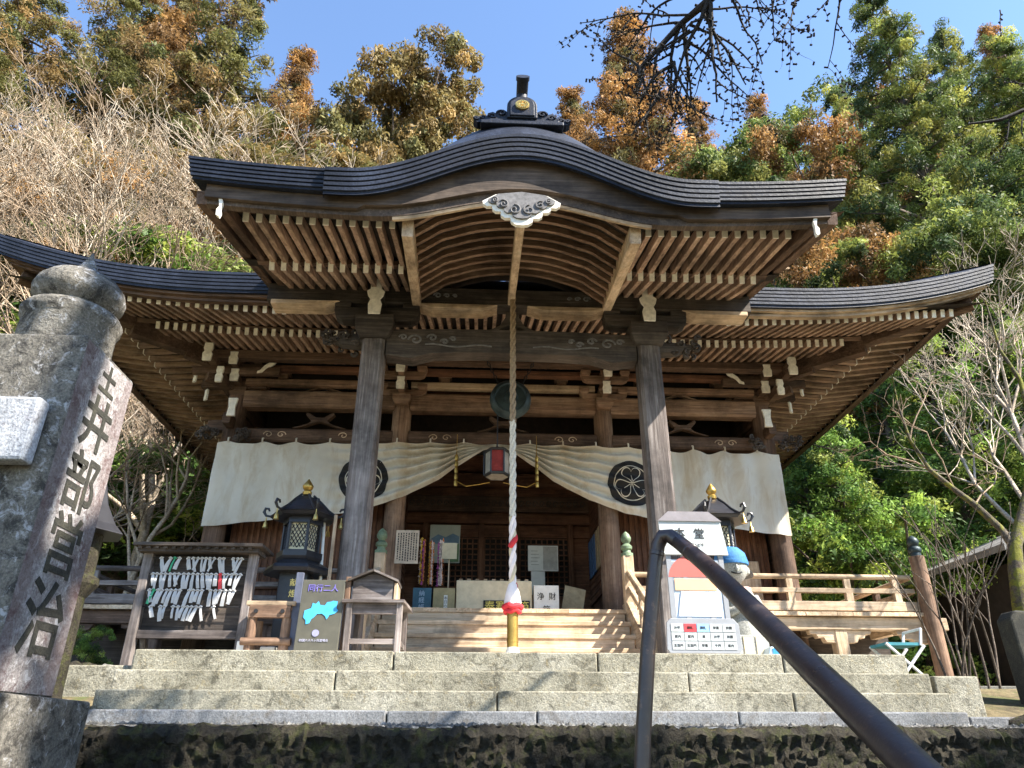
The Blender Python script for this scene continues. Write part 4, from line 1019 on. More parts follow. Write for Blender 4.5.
for ri, z in enumerate(rows):
    xx = rx0+.10+(.06 if ri == 0 else 0.0)
    while xx < rx1-.10:
        skip = (ri == 3 and (xx > rx0+.72 and rr.random() < .75 or xx < rx0+.14)) or rr.random() < .05
        if not skip:
            L = rr.uniform(.12, .18); wd = rr.uniform(.022, .048); tl = rr.uniform(-.35, .35); b = MB()
            c = Vector((xx, ry-.045, z+.035)); D = Vector((math.sin(tl), -.08, -math.cos(tl))); S = Vector((math.cos(tl), rr.uniform(-.3, .3), math.sin(tl)))
            q0, q1, q2 = c, c+D*L*.5+Vector((0, -.012, 0)), c+D*L
            b.add([q0-S*wd*.35, q0+S*wd*.35, q1+S*wd*.5, q1-S*wd*.5, q2+S*wd*.5, q2-S*wd*.5]+[p+Vector((0, .006, 0)) for p in (q0-S*wd*.35, q0+S*wd*.35, q1+S*wd*.5, q1-S*wd*.5, q2+S*wd*.5, q2-S*wd*.5)], [(0, 1, 2, 3), (3, 2, 4, 5), (7, 6, 9, 8), (8, 9, 11, 10), (0, 3, 9, 6), (3, 5, 11, 9), (1, 7, 8, 2), (2, 8, 10, 4), (5, 4, 10, 11)])
            b.tube([c+S*.02, c+Vector((0, -.012, .012)), c-S*.02], .010, 5)
            cm, cn = SHADEPAPER, 'white'
            if (ri == 0 and abs(xx-(rx0+.30)) < .025) or (ri == 2 and abs(xx-(rx0+.14)) < .03): cm, cn = GREENP, 'green'
            if ri == 1 and abs(xx-(rx0+.85)) < .025: cm, cn = REDP, 'red'
            o = b.build('paper_fortune', cm, loc=tuple(c))
            tag(o, '%s paper fortune tied in the %s row of the wooden rack' % (cn, names[ri]), 'paper strip', 'paper fortunes tied on the wooden rack')
        xx += rr.uniform(.042, .056)
# bench with log legs beside the rack
bn = empty('log_bench', (-2.62, 8.3, .72), 'low wooden log bench between the fortune rack and the map board', 'bench')
b = MB()
for k in range(4): b.box((-2.90, 8.15+.09*k, 1.30), (-2.38, 8.232+.09*k, 1.345))
b.build('seat', PX, bn, bevel=.006)
b = MB(); b.box((-2.86, 8.14, 1.17), (-2.42, 8.2, 1.298)); o = b.build('apron', wood('rafter', 'x'), bn, bevel=.006)
for x in (-2.78, -2.50):
    b = MB(); b.tube([(x, 8.12, 1.235), (x, 8.15, 1.235)], .022, 10); b.build('bolt', INK, o)
for x in (-2.82, -2.46):
    for y in (8.2, 8.45):
        b = MB(); b.tube([(x, y, .72), (x, y, 1.17)], [.055, .05], 12); b.build('leg', wood('rafter', 'z'), bn, smooth=True)
b = MB(); b.tube([(-2.9, 8.16, .93), (-2.38, 8.16, .93)], .04, 10); b.build('foot_rail', wood('rafter', 'x'), bn, smooth=True)
tag(MB().box((-2.98, 8.3, .73), (-2.86, 8.45, .95)).build('white_box', PAPER, bevel=.01, loc=(-2.9, 8.35, .73)), 'small white box on the platform left of the log bench', 'box')
tag(MB().box((-2.74, 8.34, .725), (-2.58, 8.44, .90)).build('white_box', PAPER, bevel=.01, loc=(-2.66, 8.4, .73)), 'small white box on the platform under the log bench', 'box')

# map board
mb_ = empty('map_board', (-2.08, 8.0, .72), 'dark olive board with a blue island map, standing left of the box table', 'sign')
OLIVE = plain('olive_panel', (0.075, 0.070, 0.050), 0.45, var=.15); BLUE = plain('map_blue', (0.05, 0.34, 0.62), 0.6, var=.25, scale=12); PURP = plain('purple_ink', (0.16, 0.13, 0.42), 0.6)
Vb = Vector((0, .10, .994)).normalized(); Ob = Vector((-2.08, 7.99, 0.80))
def bp(u, v, off=0): return Ob+Vector((1, 0, 0))*u+Vb*v+Vector((0, -1, .1)).normalized()*off
b = MB(); b.prism([(-.225, .02), (.225, .02), (.225, .76), (-.225, .76)], Ob, (1, 0, 0), Vb, (0, .03, 0)); b.build('panel', OLIVE, mb_, bevel=.005)
shp = [(-.17, .36), (-.165, .43), (-.10, .455), (-.09, .51), (-.055, .50), (-.03, .53), (-.01, .49), (.04, .485), (.06, .52), (.10, .525), (.12, .535), (.17, .53), (.165, .46), (.185, .43), (.15, .40), (.10, .385), (.075, .34), (.055, .375), (.02, .40), (-.03, .395), (-.06, .36), (-.085, .34), (-.10, .30), (-.135, .29), (-.14, .33)]
b = MB(); b.prism(shp, bp(0, 0, .003), (1, 0, 0), Vb, (0, -.004, 0)); b.build('island_map', BLUE, mb_)
b = text_mb('同行二人', .082, bp(0, .665, .003), (1, 0, 0), Vb, (0, -.004, 0)); b.build('purple_lettering', PURP, mb_)
b = MB(); b.prism(arc(0, 0, .036, 0, 345, 23), bp(-.02, .20, .003), (1, 0, 0), Vb, (0, -.004, 0)); b.build('round_emblem', plain('pale_lilac', (.22, .22, .34), .6), mb_)
b = text_mb('四国八十八ヶ所霊場会', .030, bp(-.03, .125, .003), (1, 0, 0), Vb, (0, -.004, 0)); b.build('small_lettering', plain('pale_lilac_ink', (.4, .4, .5), .6), mb_)
for x in (-.2, .2):
    b = MB(); b.beam(bp(x, -.09, -.02), bp(x, .7, -.035), .03, .03); b.build('leg', BLACKMETAL, mb_)
b = MB(); b.beam((-1.83, 8.15, .72), (-1.83, 8.15, 1.6), .055, .10, .005, up=(0, 1, 0)); tag(b.build('wooden_post', wood('rafter', 'z'), loc=(-1.83, 8.15, .72)), 'thin upright wooden post between the map board and the porch column', 'post')
b = MB(); b.box((-2.42, 8.2, .73), (-2.34, 8.24, 1.66)); tag(b.build('narrow_board', plain('slate_blue', (.09, .10, .14), .6), loc=(-2.38, 8.2, .73), bevel=.005), 'narrow slate grey upright board behind the map board', 'board')
# table with a little roofed box
tbx = empty('wooden_table', (-1.52, 8.3, .72), 'weathered grey wooden table before the left porch column', 'table')
b = MB(); b.add([(-1.86, 7.98, 1.31), (-1.20, 7.98, 1.31), (-1.16, 8.72, 1.31), (-1.86, 8.72, 1.31), (-1.86, 7.98, 1.345), (-1.20, 7.98, 1.345), (-1.16, 8.72, 1.345), (-1.86, 8.72, 1.345)], [(3, 2, 1, 0), (4, 5, 6, 7), (0, 1, 5, 4), (1, 2, 6, 5), (2, 3, 7, 6), (3, 0, 4, 7)]); b.build('table_top', GX, tbx, bevel=.004)
for (x, y) in ((-1.78, 8.04), (-1.25, 8.04), (-1.78, 8.66), (-1.25, 8.66)):
    b = MB(); b.beam((x, y, .72), (x, y, 1.31), .065, .065, .006, up=(0, 1, 0)); b.build('leg', GZ, tbx)
b = MB(); b.box((-1.78, 8.02, .90), (-1.25, 8.06, .95)); b.box((-1.27, 8.08, .90), (-1.23, 8.64, .95)); b.box((-1.82, 8.03, 1.20), (-1.22, 8.07, 1.309)); b.build('stretcher', GX, tbx)
bx = empty('roofed_box', (-1.56, 8.25, 1.345), 'weathered little wooden box with a gabled lid, on the grey table', 'box')
b = MB(); b.prism([(-.22, 0), (.22, 0), (.22, .21), (0, .30), (-.22, .21)], (-1.56, 8.12, 1.348), (1, 0, 0), (0, 0, 1), (0, .34, 0)); b.build('box_body', GX, bx, bevel=.004)
for s in (-1, 1):
    b = MB(); b.beam((-1.56, 8.28, 1.667), (-1.56+s*.27, 8.28, 1.555), .46, .022); b.build('lid', wood('black', 'x') if s < 0 else wood('grey', 'x'), bx)
b = MB(); b.box((-1.33, 8.11, 1.35), (-1.30, 8.47, 1.54)); b.build('side_board', wood('pale', 'z'), bx)
# staffs leaning by the column
b = MB(); b.tube([(-2.33, 9.0, .75), (-2.36, 9.2, 1.7), (-2.42, 9.3, 2.55)], .02, 8); tag(b.build('pale_staff', PAPER, loc=(-2.33, 9, .75), smooth=True), 'pale crooked staff leaning beside the left porch column', 'staff')
b = MB(); b.tube([(-2.22, 9.0, .75), (-2.23, 9.05, 2.55)], .022, 8); tag(b.build('bamboo_staff', wood('pale', 'z'), loc=(-2.22, 9, .75), smooth=True), 'tan bamboo staff upright against the left porch column', 'staff')

# ------------------------------------------------------------------ inside the entrance
def board(name, a, b_, m, label, cat, bev=.004): o = MB().box(a, b_).build(name, m, loc=((a[0]+b_[0])/2, b_[1], a[2]), bevel=bev); return tag(o, label, cat)
o = empty('offertory_box', (-.28, 13.2, 1.835), 'wide cream offertory box at the top of the wooden stairs behind the rope', 'box')
b = MB(); b.box((-.78, 12.55, 1.84), (.50, 13.1, 2.44)); b.build('box_body', CREAM, o, bevel=.01)
b = MB()
for k in range(9): b.box((-.74+.14*k, 12.57, 2.445), (-.68+.14*k, 13.08, 2.47))
b.build('top_slat', wood('pale', 'y'), o)
b = MB(); b.box((-.32, 12.53, 1.88), (.46, 12.548, 2.11)); p = b.build('name_plate', INK, o)
b = text_mb('奉賽銭箱', .19, (.07, 12.528, 2.0), (1, 0, 0), (0, 0, 1), (0, -.004, 0)); b.build('gold_lettering', plain('yellow_paint', (.65, .55, .12), .6), p)
board('donation_box', (-1.16, 12.5, 1.84), (-.80, 12.9, 2.30), plain('khaki_box', (.30, .25, .13), .7), 'khaki box with a white label left of the offertory box', 'box')
b = MB(); b.box((-.98, 12.488, 1.87), (-.92, 12.499, 2.18)); ob = bpy.data.objects['donation_box']; lb = b.build('label_strip', PAPER, ob)
b = MB()
for k, ch in enumerate('本日の札'): text_mb(ch, .06, (-.95, 12.486, 2.13-.065*k), (1, 0, 0), (0, 0, 1), (0, -.003, 0), b)
b.build('black_lettering', INK, lb)
board('blue_box', (-1.50, 12.5, 1.84), (-1.19, 12.9, 2.30), plain('teal_box', (.03, .09, .13), .6), 'dark blue box with writing at the left end of the entrance floor', 'box')
b = MB()
for k, ch in enumerate('納経帳'): text_mb(ch, .10, (-1.35, 12.494, 2.2-.11*k), (1, 0, 0), (0, 0, 1), (0, -.004, 0), b)
b.build('pale_lettering', plain('pale_blue_ink', (.35, .45, .55), .6), bpy.data.objects['blue_box'])
o = board('white_box', (.53, 12.5, 1.84), (.95, 12.85, 2.36), PAPER, 'white box with black characters right of the offertory box', 'box')
b = MB()
for ch, dx, dz in (('浄', -.1, .33), ('財', .1, .33), ('箱', 0, .12)): text_mb(ch, .13, (.74+dx, 12.496, 1.84+dz), (1, 0, 0), (0, 0, 1), (0, -.004, 0), b)
b.build('black_lettering', INK, o)
board('red_tray', (.98, 12.6, 1.84), (1.42, 12.9, 1.98), plain('red_lacquer', (.38, .06, .03), .4), 'low red lacquered tray beside the white box', 'tray')
b = MB(); b.prism([(-.19, 0), (.19, 0), (.19, .5), (-.19, .5)], (1.22, 13.0, 1.97), Vector((.97, 0, -.22)), Vector((.2, .25, .95)), (0, .03, 0)); tag(b.build('tilted_board', plain('brown_card', (.30, .23, .13), .8), loc=(1.2, 13, 1.97), bevel=.004), 'plain brown board leaning at a tilt above the red tray', 'board')
o = board('paper_notice', (.60, 14.9, 3.1), (1.22, 14.93, 3.62), PAPER, 'wide white notice hanging on the lattice door right of the rope', 'notice')
b = MB()
for k in range(5): b.box((.66, 14.892, 3.5-.07*k), (.66+.14+.02*(k % 3), 14.899, 3.512-.07*k))
b.box((.91, 14.892, 3.12), (1.2, 14.899, 3.6)); b.build('printed_lines', plain('grey_print', (.42, .40, .36), .8), o)
board('paper_notice', (.66, 14.88, 2.62), (.94, 14.895, 3.09), PAPER, 'narrow white notice hanging below the wide white notice', 'notice')
o = board('written_notice', (-1.86, 12.60, 2.72), (-1.46, 12.625, 3.30), plain('tan_paper', (.50, .41, .32), .8), 'tan sheet of handwriting fixed to the left entrance column', 'notice')
b = MB(); rr = random.Random(9)
for k in range(8):
    z = 3.25; x = -1.50-.045*k
    while z > 2.78:
        h = rr.uniform(.02, .04); b.box((x-.009, 12.592, z-h), (x+.009, 12.599, z)); z -= h+rr.uniform(.008, .016)
b.build('handwriting', INK, o)
# hanging picture scroll
o = board('landscape_picture', (-1.42, 14.8, 3.22), (-.80, 14.83, 4.0), plain('picture_ground', (.34, .36, .30), .7, var=.15, scale=3), 'faded landscape picture hanging at the left of the lattice doors', 'picture')
b = MB(); b.prism([(-1.4, 3.70), (-1.25, 3.80), (-1.1, 3.74), (-.95, 3.82), (-.82, 3.76), (-.82, 3.62), (-1.4, 3.60)], (0, 14.797, 0), (1, 0, 0), (0, 0, 1), (0, -.004, 0)); b.build('far_hills', plain('hill_blue', (.12, .19, .26), .7), o)
b = MB(); b.prism([(-.82, 3.24), (-.82, 3.62), (-.95, 3.5), (-1.05, 3.3), (-1.0, 3.24)], (0, 14.796, 0), (1, 0, 0), (0, 0, 1), (0, -.004, 0)); b.build('green_bank', plain('bank_green', (.10, .17, .07), .7), o)
# strings of folded cranes
rr = random.Random(17)
cols = [plain('crane_%d' % i, c, .7) for i, c in enumerate([(.55, .08, .10), (.70, .42, .05), (.45, .10, .35), (.75, .60, .55), (.60, .20, .06)])]
for (cx, lab) in ((-1.45, 'bunch of red and pink paper crane strings left of the hanging picture'), (-1.28, 'bunch of yellow and orange paper crane strings before the hanging picture'), (-1.12, 'bunch of pale paper crane strings beside the yellow ones')):
    b = MB()
    for k in range(5):
        x = cx+rr.uniform(-.06, .06); y = 13.6+rr.uniform(-.05, .05); z = 3.4-rr.random()*.1; ci = rr.randrange(5) if cx != -1.28 else rr.choice((1, 4, 1, 3))
        while z > 2.55:
            q = rr.random()*3; S = Vector((math.cos(q), math.sin(q), .3))*.03
            p = Vector((x, y, z)); b.add([p-S, p+S, p+Vector((0, 0, .035)), p+Vector((.012, -.02, -.02))], [(0, 1, 2), (0, 3, 1), (0, 2, 3), (1, 3, 2)], ci); z -= .032
    tag(b.build('crane_strings', cols, loc=(cx, 13.6, 3.4)), lab, 'paper cranes')
o = board('cream_card', (-1.10, 13.55, 3.02), (-.82, 13.57, 3.32), CREAM, 'square cream card on a stick before the hanging picture', 'card')
b = MB(); b.tube([(-.96, 13.58, 1.84), (-.96, 13.58, 3.1)], .012, 6); b.build('stick', wood('pale', 'z'), o)
# plaques on the right recess wall
BLUEPL = plain('blue_plaque', (.06, .12, .24), .6, var=.4, scale=40); TANPL = plain('tan_plaque', (.34, .25, .14), .7, var=.4, scale=40)
for k in range(6):
    y = 13.5+.30*k
    o = MB().box((1.90, y, 3.0), (1.93, y+.20, 3.75)).build('hanging_plaque', BLUEPL if k > 2 else TANPL, loc=(1.92, y, 3.0))
    tag(o, '%s hanging on the right wall of the entrance recess' % ('narrow blue patterned plaque' if k > 2 else 'narrow tan plaque'), 'plaque', 'plaques on the recess wall: '+('blue' if k > 2 else 'tan'))

# ------------------------------------------------------------------ painted notice stand, statue and small things on the right
ns = empty('notice_stand', (1.86, 7.6, .72), 'roof-shaped painted notice stand beside the handrail top, with a table of prices below', 'sign')
GREYP = plain('grey_panel', (.26, .27, .29), .5, var=.08); PALEP = plain('pale_panel', (.46, .48, .47), .5, var=.06); SKYP = plain('sky_panel', (.55, .62, .70), .5, var=.06)
ROOFP = plain('roof_grey', (.22, .20, .21), .5, var=.15)
b = MB(); b.prism([(-.33, 0), (.38, .0), (.33, .38), (.20, .45), (-.22, .45), (-.34, .37)], (1.84, 7.58, 1.765), (1, 0, 0), (0, 0, 1), (0, .03, 0)); hd = b.build('title_panel', PALEP, ns, bevel=.004)
b = MB(); b.prism([(-.35, .36), (.345, .36), (.21, .465), (-.23, .465)], (1.84, 7.565, 1.765), (1, 0, 0), (0, 0, 1), (0, .014, 0)); b.build('painted_roof', ROOFP, hd)
b = MB(); text_mb('本', .12, (1.72, 7.578, 1.99), (1, 0, 0), (0, 0, 1), (0, -.004, 0), b); text_mb('堂', .12, (1.93, 7.578, 1.985), (1, 0, 0), (0, 0, 1), (0, -.004, 0), b); text_mb('ほんどう', .035, (1.90, 7.578, 1.87), (1, 0, 0), (0, 0, 1), (0, -.004, 0), b); b.build('lettering', INK, hd)
b = MB()
for x in (1.58, 1.74, 1.99, 2.14): b.box((x-.025, 7.602, .80), (x+.025, 7.63, 1.80))
b.box((1.56, 7.604, 1.66), (2.16, 7.628, 1.70)); b.build('post', GREYP, ns)
b = MB(); b.box((1.61, 7.61, 1.10), (2.11, 7.625, 1.72)); mp_ = b.build('picture_panel', SKYP, ns)
CORAL = plain('coral_paint', (.50, .11, .09), .6, var=.05); PEACH = plain('peach_paint', (.78, .47, .24), .6, var=.05); LILAC = plain('white_paint', (.50, .54, .61), .6, var=.04); BROWNP = plain('brown_paint', (.30, .16, .09), .6)
b = MB(); b.prism(arc(1.83, 1.50, .27, 8, 172, 24), (0, 7.60, 0), (1, 0, 0), (0, 0, 1), (0, .008, 0)); b.build('painted_dome', CORAL, mp_)
b = MB(); b.box((1.62, 7.598, 1.40), (2.06, 7.608, 1.52)); b.build('painted_band', PEACH, mp_, bevel=.003)
b = MB(); b.prism([(1.63, 1.14), (2.09, 1.14), (2.06, 1.39), (1.68, 1.39)], (0, 7.599, 0), (1, 0, 0), (0, 0, 1), (0, .008, 0)); b.build('painted_block', LILAC, mp_)
b = MB(); b.prism([(1.50, .78), (2.20, .78), (2.235, .82), (2.22, 1.06), (2.17, 1.115), (1.53, 1.115), (1.485, 1.07), (1.47, .82)], (0, 7.55, 0), (1, 0, 0), (0, 0, 1), (0, .03, 0)); cp = b.build('price_panel', GREYP, ns, bevel=.004)
for r_ in range(3):
    for c_ in range(5):
        x0 = 1.525+.132*c_; z0 = .985-.085*r_
        b = MB(); b.box((x0, 7.545, z0), (x0+.124, 7.549, z0+.076)); b.build('table_cell', REDP if (r_ == 0 and c_ == 1) else (plain('cell_blue', (.25, .45, .70), .6) if (r_ == 0 and c_ == 2) else PALEP), cp)
b = MB()
rr = random.Random(2)
for r_ in range(3):
    for c_ in range(5):
        text_mb(rr.choice(['お守', '御札', '祈願', '車', '家内', '学業', '五百円', '千円'])[:3], .032, (1.587+.132*c_, 7.544, 1.022-.085*r_), (1, 0, 0), (0, 0, 1), (0, -.002, 0), b)
b.build('lettering', INK, cp)
jz = empty('stone_statue', (2.32, 8.0, .72), 'smiling grey stone statue in a blue cap behind the handrail, beside the notice stand', 'statue')
STAT = stone('statue_stone', (.22, .22, .20), (.32, .32, .29), (.40, .40, .37), 8, None, .3)
b = MB(); cx, cy_ = 2.38, 8.0
prof = [(.21, .98), (.22, 1.05), (.20, 1.15), (.21, 1.28), (.215, 1.38), (.18, 1.46), (.085, 1.52), (.075, 1.55), (.11, 1.58), (.155, 1.64), (.17, 1.71), (.165, 1.78), (.14, 1.85), (.08, 1.91), (.01, 1.93)]
b.lathe(prof, (cx, cy_, 0), 28)
for s in (-1, 1):
    b.lathe([(.005, -.05), (.03, -.03), (.034, .0), (.03, .03), (.005, .05)], (cx+s*.168, cy_, 1.69), 10)
    b.tube([(cx+s*.20, cy_, 1.40), (cx+s*.235, cy_-.06, 1.26), (cx+s*.12, cy_-.20, 1.22), (cx+s*.02, cy_-.225, 1.27)], [.06, .06, .05, .04], 10)
b.lathe([(.01, -.03), (.026, 0), (.012, .05)], (cx, cy_-.165, 1.68), 10)
b.build('body', STAT, jz, smooth=True)
b = MB()
for s in (-1, 1): b.tube([(cx+s*(.03+.045*q), cy_-.158+.02*q, 1.715+.010*math.sin(math.pi*q)) for q in np.linspace(0, 1, 7)], .006, 5)
b.tube([(cx+.06*q, cy_-.160+.012*q*q, 1.632+.018*q*q) for q in np.linspace(-1, 1, 9)], .008, 5); b.build('face_line', INK, jz)
b = MB(); b.lathe([(.178, 1.755), (.182, 1.80), (.165, 1.87), (.10, 1.935), (.01, 1.96)], (cx, cy_, 0), 24); b.lathe([(.186, 1.745), (.19, 1.77), (.183, 1.795)], (cx, cy_, 0), 24); b.build('cap', plain('blue_knit', (.035, .15, .36), .8, var=.3, scale=40), jz, smooth=True)
b = MB(); b.tube([(cx+.15*math.cos(q), cy_+.13*math.sin(q), 1.49-.03*math.sin(-q)) for q in np.linspace(0, 2*math.pi, 25)], .032, 8); b.build('scarf', plain('rose_cloth', (.55, .32, .30), .9), jz, smooth=True)
b = MB(); b.box((2.16, 7.78, .72), (2.60, 8.24, .99)); pd = b.build('plinth', STAT, jz, bevel=.012)
b = MB()
for k in range(3): b.box((2.20+.13*k, 7.772, .80), (2.30+.13*k, 7.779, .97))
b.build('cream_strip', CREAM, pd)
b = MB(); b.prism([(0, 0), (.30, 0), (.34, .06), (.30, .13), (.04, .13)], (2.50, 7.62, .728), (1, 0, 0), (0, 0, 1), (0, .28, 0)); o = tag(b.build('blue_basin', plain('pale_plastic', (.50, .62, .70), .4), loc=(2.6, 7.7, .728), bevel=.012), 'pale blue plastic basin on the platform right of the statue', 'basin')
b = MB(); b.box((2.56, 7.612, .76), (2.76, 7.619, .84)); b.build('blue_face', plain('bright_blue', (.04, .25, .62), .4), o)
# folding stool at the right end of the steps
so_ = empty('folding_stool', (4.2, 8.2, .5), 'small white-framed folding stool with teal seat below the veranda corner', 'stool')
WM = plain('white_tube', (.60, .60, .60), .4)
b = MB(); b.box((3.98, 8.05, .93), (4.36, 8.40, .96)); b.build('seat', plain('teal_cloth', (.04, .20, .24), .8), so_)
for y in (8.05, 8.40):
    b = MB(); b.tube([(3.98, y, .5), (4.40, y, .93)], .016, 7); b.build('leg', WM, so_); b = MB(); b.tube([(4.44, y, .5), (3.98, y, .95)], .016, 7); b.build('leg', WM, so_)
b = MB(); b.tube([(4.36, 8.05, .93), (4.40, 8.05, 1.1), (4.40, 8.4, 1.1), (4.36, 8.4, .93)], .016, 7); b.build('back_tube', WM, so_)

# ------------------------------------------------------------------ stone post, handrail
sp = empty('stone_gatepost', (-2.16, 2.71, .13), 'tall carved granite post with onion-shaped top at the left edge', 'post')
X1, Y0, S_ = -1.95, 2.50, .42
b = MB(); b.box((X1-S_, Y0, .13), (X1, Y0+S_, 1.40)); shaft = b.build('shaft', POST, sp, bevel=.010)
b = MB(); b.add([(X1+.002, Y0+.012, .14), (X1+.002, Y0+S_-.012, .14), (X1+.002, Y0+S_-.012, 1.385), (X1+.002, Y0+.012, 1.385)]+[(X1-.01, Y0+.012, .14), (X1-.01, Y0+S_-.012, .14), (X1-.01, Y0+S_-.012, 1.385), (X1-.01, Y0+.012, 1.385)], [(0, 1, 2, 3), (7, 6, 5, 4), (0, 4, 5, 1), (1, 5, 6, 2), (2, 6, 7, 3), (3, 7, 4, 0)]); face = b.build('inscribed_face', POSTFACE, shaft)
b = MB()
for ch, z, sz in (('土', 1.295, .13), ('井', 1.10, .23), ('部', .86, .24), ('営', .62, .24), ('治', .36, .27)):
    text_mb(ch, sz, (X1+.0030, Y0+S_*.52, z), (0, 1, 0), (0, 0, 1), (.0015, 0, 0), b, bold=.004)
b.build('inscription', SHADESTONE, face)
b = MB(); c0 = (X1-S_/2, Y0+S_/2, 0)
b.lathe([(.168, 1.39), (.178, 1.42), (.176, 1.54), (.188, 1.555), (.192, 1.58), (.180, 1.60), (.14, 1.615), (.132, 1.63), (.15, 1.645), (.174, 1.67), (.179, 1.70), (.168, 1.735), (.14, 1.768), (.095, 1.795), (.058, 1.818), (.034, 1.85), (.014, 1.895), (.002, 1.93)], c0, 40); b.build('onion_top', POST, sp, smooth=True)
b = MB(); b.box((X1-S_-.10, Y0-.12, -1.7), (X1+.085, Y0+S_+.12, .128)); b.build('base', POST, sp, bevel=.012)
b = MB(); b.box((X1-S_-1.6, Y0+.08-.14, .86), (X1-.05, Y0+.01, 1.10))
b.v = [(x, y-.02, z) for x, y, z in b.v]; b.build('fence_rail', stone('pale_granite', (.30, .31, .33), (.42, .43, .46), (.55, .56, .60), 5, [(.55, .7, (.16, .12, .14), .7)], .5), sp, bevel=.012)
# handrail of dark brown painted pipe
hr = empty('stair_handrail', (0, 2.4, -.6), 'dark brown painted pipe handrail sloping down the lower stairway', 'handrail')
PIPE, t, bs = newmat('brown_pipe_paint')
n1 = noise(t, coords(t), 30, 6, .7); n2 = noise(t, coords(t), 6, 5, .7)
c = mixc(t, ramp(t, n1, [(.57, (0, 0, 0)), (.66, (.7,)*3)]), ramp(t, n2, [(.3, (.030, .020, .019)), (.7, (.055, .036, .032))]), (.14, .08, .05))
t.links.new(c, bs.inputs['Base Color']); bs.inputs['Roughness'].default_value = .32; bs.inputs['Specular IOR Level'].default_value = .6; bump(t, bs, n1, .25, .004)
n3 = noise(t, coords(t), 3.5, 7, .75, .5); rp_ = nd(t, 'ShaderNodeMapRange'); rp_.inputs[1].default_value = .3; rp_.inputs[2].default_value = .7; rp_.inputs[3].default_value = .22; rp_.inputs[4].default_value = .6; t.links.new(n3, rp_.inputs[0]); t.links.new(rp_.outputs[0], bs.inputs['Roughness'])
c = mixc(t, ramp(t, n3, [(.56, (0, 0, 0)), (.66, (.55,)*3)]), c, (.10, .075, .06)); t.links.new(c, bs.inputs['Base Color'])
def hp(px, py, Y): return at(px, py, Y)
def dep(px): return 1/(.41+(px-675)*.00256)
pts = [hp(641.5, 790, 2.44), hp(643.5, 730, 2.44), hp(648, 648, 2.44), hp(653, 590, 2.44), hp(655.4, 562, 2.44), hp(658, 545, 2.435), hp(663, 536, 2.42), hp(670, 536, 2.40), hp(679, 542.4, dep(679)), hp(704.8, 563.6, dep(704.8)), hp(737.4, 594.5, dep(737.4)), hp(812, 668, dep(812)), hp(890, 744, dep(890)), hp(1000, 851, dep(1000)), hp(1100, 948, dep(1100))]
lo = pts[0].copy(); lo.z = -.62; lo.x -= .03
b = MB(); b.tube([lo]+pts, .0243, 20); b.build('pipe', PIPE, hr, smooth=True)
b = MB()
for (pA, pB) in ((pts[4], pts[5]), (pts[8], pts[9])):
    m_ = pA.lerp(pB, .5); dd_ = (pB-pA).normalized()*.006; b.tube([m_-dd_*1.4, m_-dd_, m_+dd_, m_+dd_*1.4], [.024, .0262, .0262, .024], 18)
b.build('weld_seam', PIPE, hr, smooth=True)
b = MB(); b.lathe([(.06, -.64), (.06, -.62), (.035, -.615)], (lo.x, lo.y, 0), 16); b.build('foot_flange', PIPE, hr)

# ------------------------------------------------------------------ small structures at the edges
sl_ = empty('stone_lantern', (-3.45, 6.2, .1), 'dark stone lantern half hidden behind the carved granite post', 'lantern')
b = MB(); b.lathe([(.30, 1.50), (.22, 1.58), (.12, 1.75), (.07, 1.92), (.03, 1.95)], (-3.62, 6.0, 0), 6); b.build('lantern_roof', BLACKMETAL, sl_, bevel=.01)
b = MB(); b.lathe([(.16, .1), (.12, .3), (.11, 1.0), (.18, 1.1), (.18, 1.15), (.13, 1.18), (.13, 1.5)], (-3.62, 6.0, 0), 12); b.build('lantern_column', DARKSTONE, sl_)
stl = MB(); stl.prism([(-.23, 0), (.25, 0), (.27, .95), (.20, 1.02), (-.18, 1.04), (-.25, .96)], (4.93, 7.0, .1), (1, 0, 0), (0, 0, 1), (0, .22, 0)); tag(stl.build('stone_stele', SHADESTONE, bevel=.02, loc=(4.63, 7.1, .1)), 'dark upright stone slab at the right edge below the mossy tree', 'stone')  # slab in near-black stone: the shade on it is in the colour
sh = empty('side_shed', (10.5, 13.2, .5), 'dark shed with grey sloping roof half seen at the right edge', 'shed')
b = MB(); b.box((9.5, 12.6, .4), (13.5, 15.6, 3.0)); b.build('wall', SHADEBOARD, sh)
b = MB(); b.prism([(-.8, .0), (2.0, 1.1), (4.8, 0), (4.8, .12), (2.0, 1.24), (-.8, .12)], (9.4, 12.0, 2.95), (1, 0, 0), (0, 0, 1), (0, 4.2, 0)); b.build('roof', stone('shingle', (.10, .10, .10), (.17, .165, .16), (.25, .24, .23), 6, None, .5), sh)
for (x, y, r, m, lab) in ((3.95, 6.0, .13, DARKSTONE, 'dark rounded rock by the right end of the steps'), (4.35, 6.35, .16, PAVE, 'pale rock below the dark stone slab'), (-3.75, 8.1, .15, DARKSTONE, 'dark rock in the bed left of the steps'), (-4.1, 7.9, .13, PAVE, 'small grey rock in the bed left of the steps'), (-4.55, 8.3, .17, DARKSTONE, 'larger dark rock beside the plants left of the steps')):
    b = MB(); rr = random.Random(int(x*100)); ph = [rr.random()*6 for _ in range(6)]
    def rk_(u, v):
        th = 2*math.pi*u; fi = math.pi*(v-.5); q = r*(1+.22*math.sin(2*th+ph[0])*math.cos(fi)+.15*math.sin(3*th+ph[1]+fi*2)+.1*math.sin(5*fi+ph[2]))
        return (x+q*math.cos(th)*math.cos(fi)*1.3, y+q*math.sin(th)*math.cos(fi), ground(x, y)+r*.5+q*.75*math.sin(fi))
    b.grid(rk_, 20, 10); tag(b.build('rock', m, smooth=True, loc=(x, y, ground(x, y))), lab, 'rock')
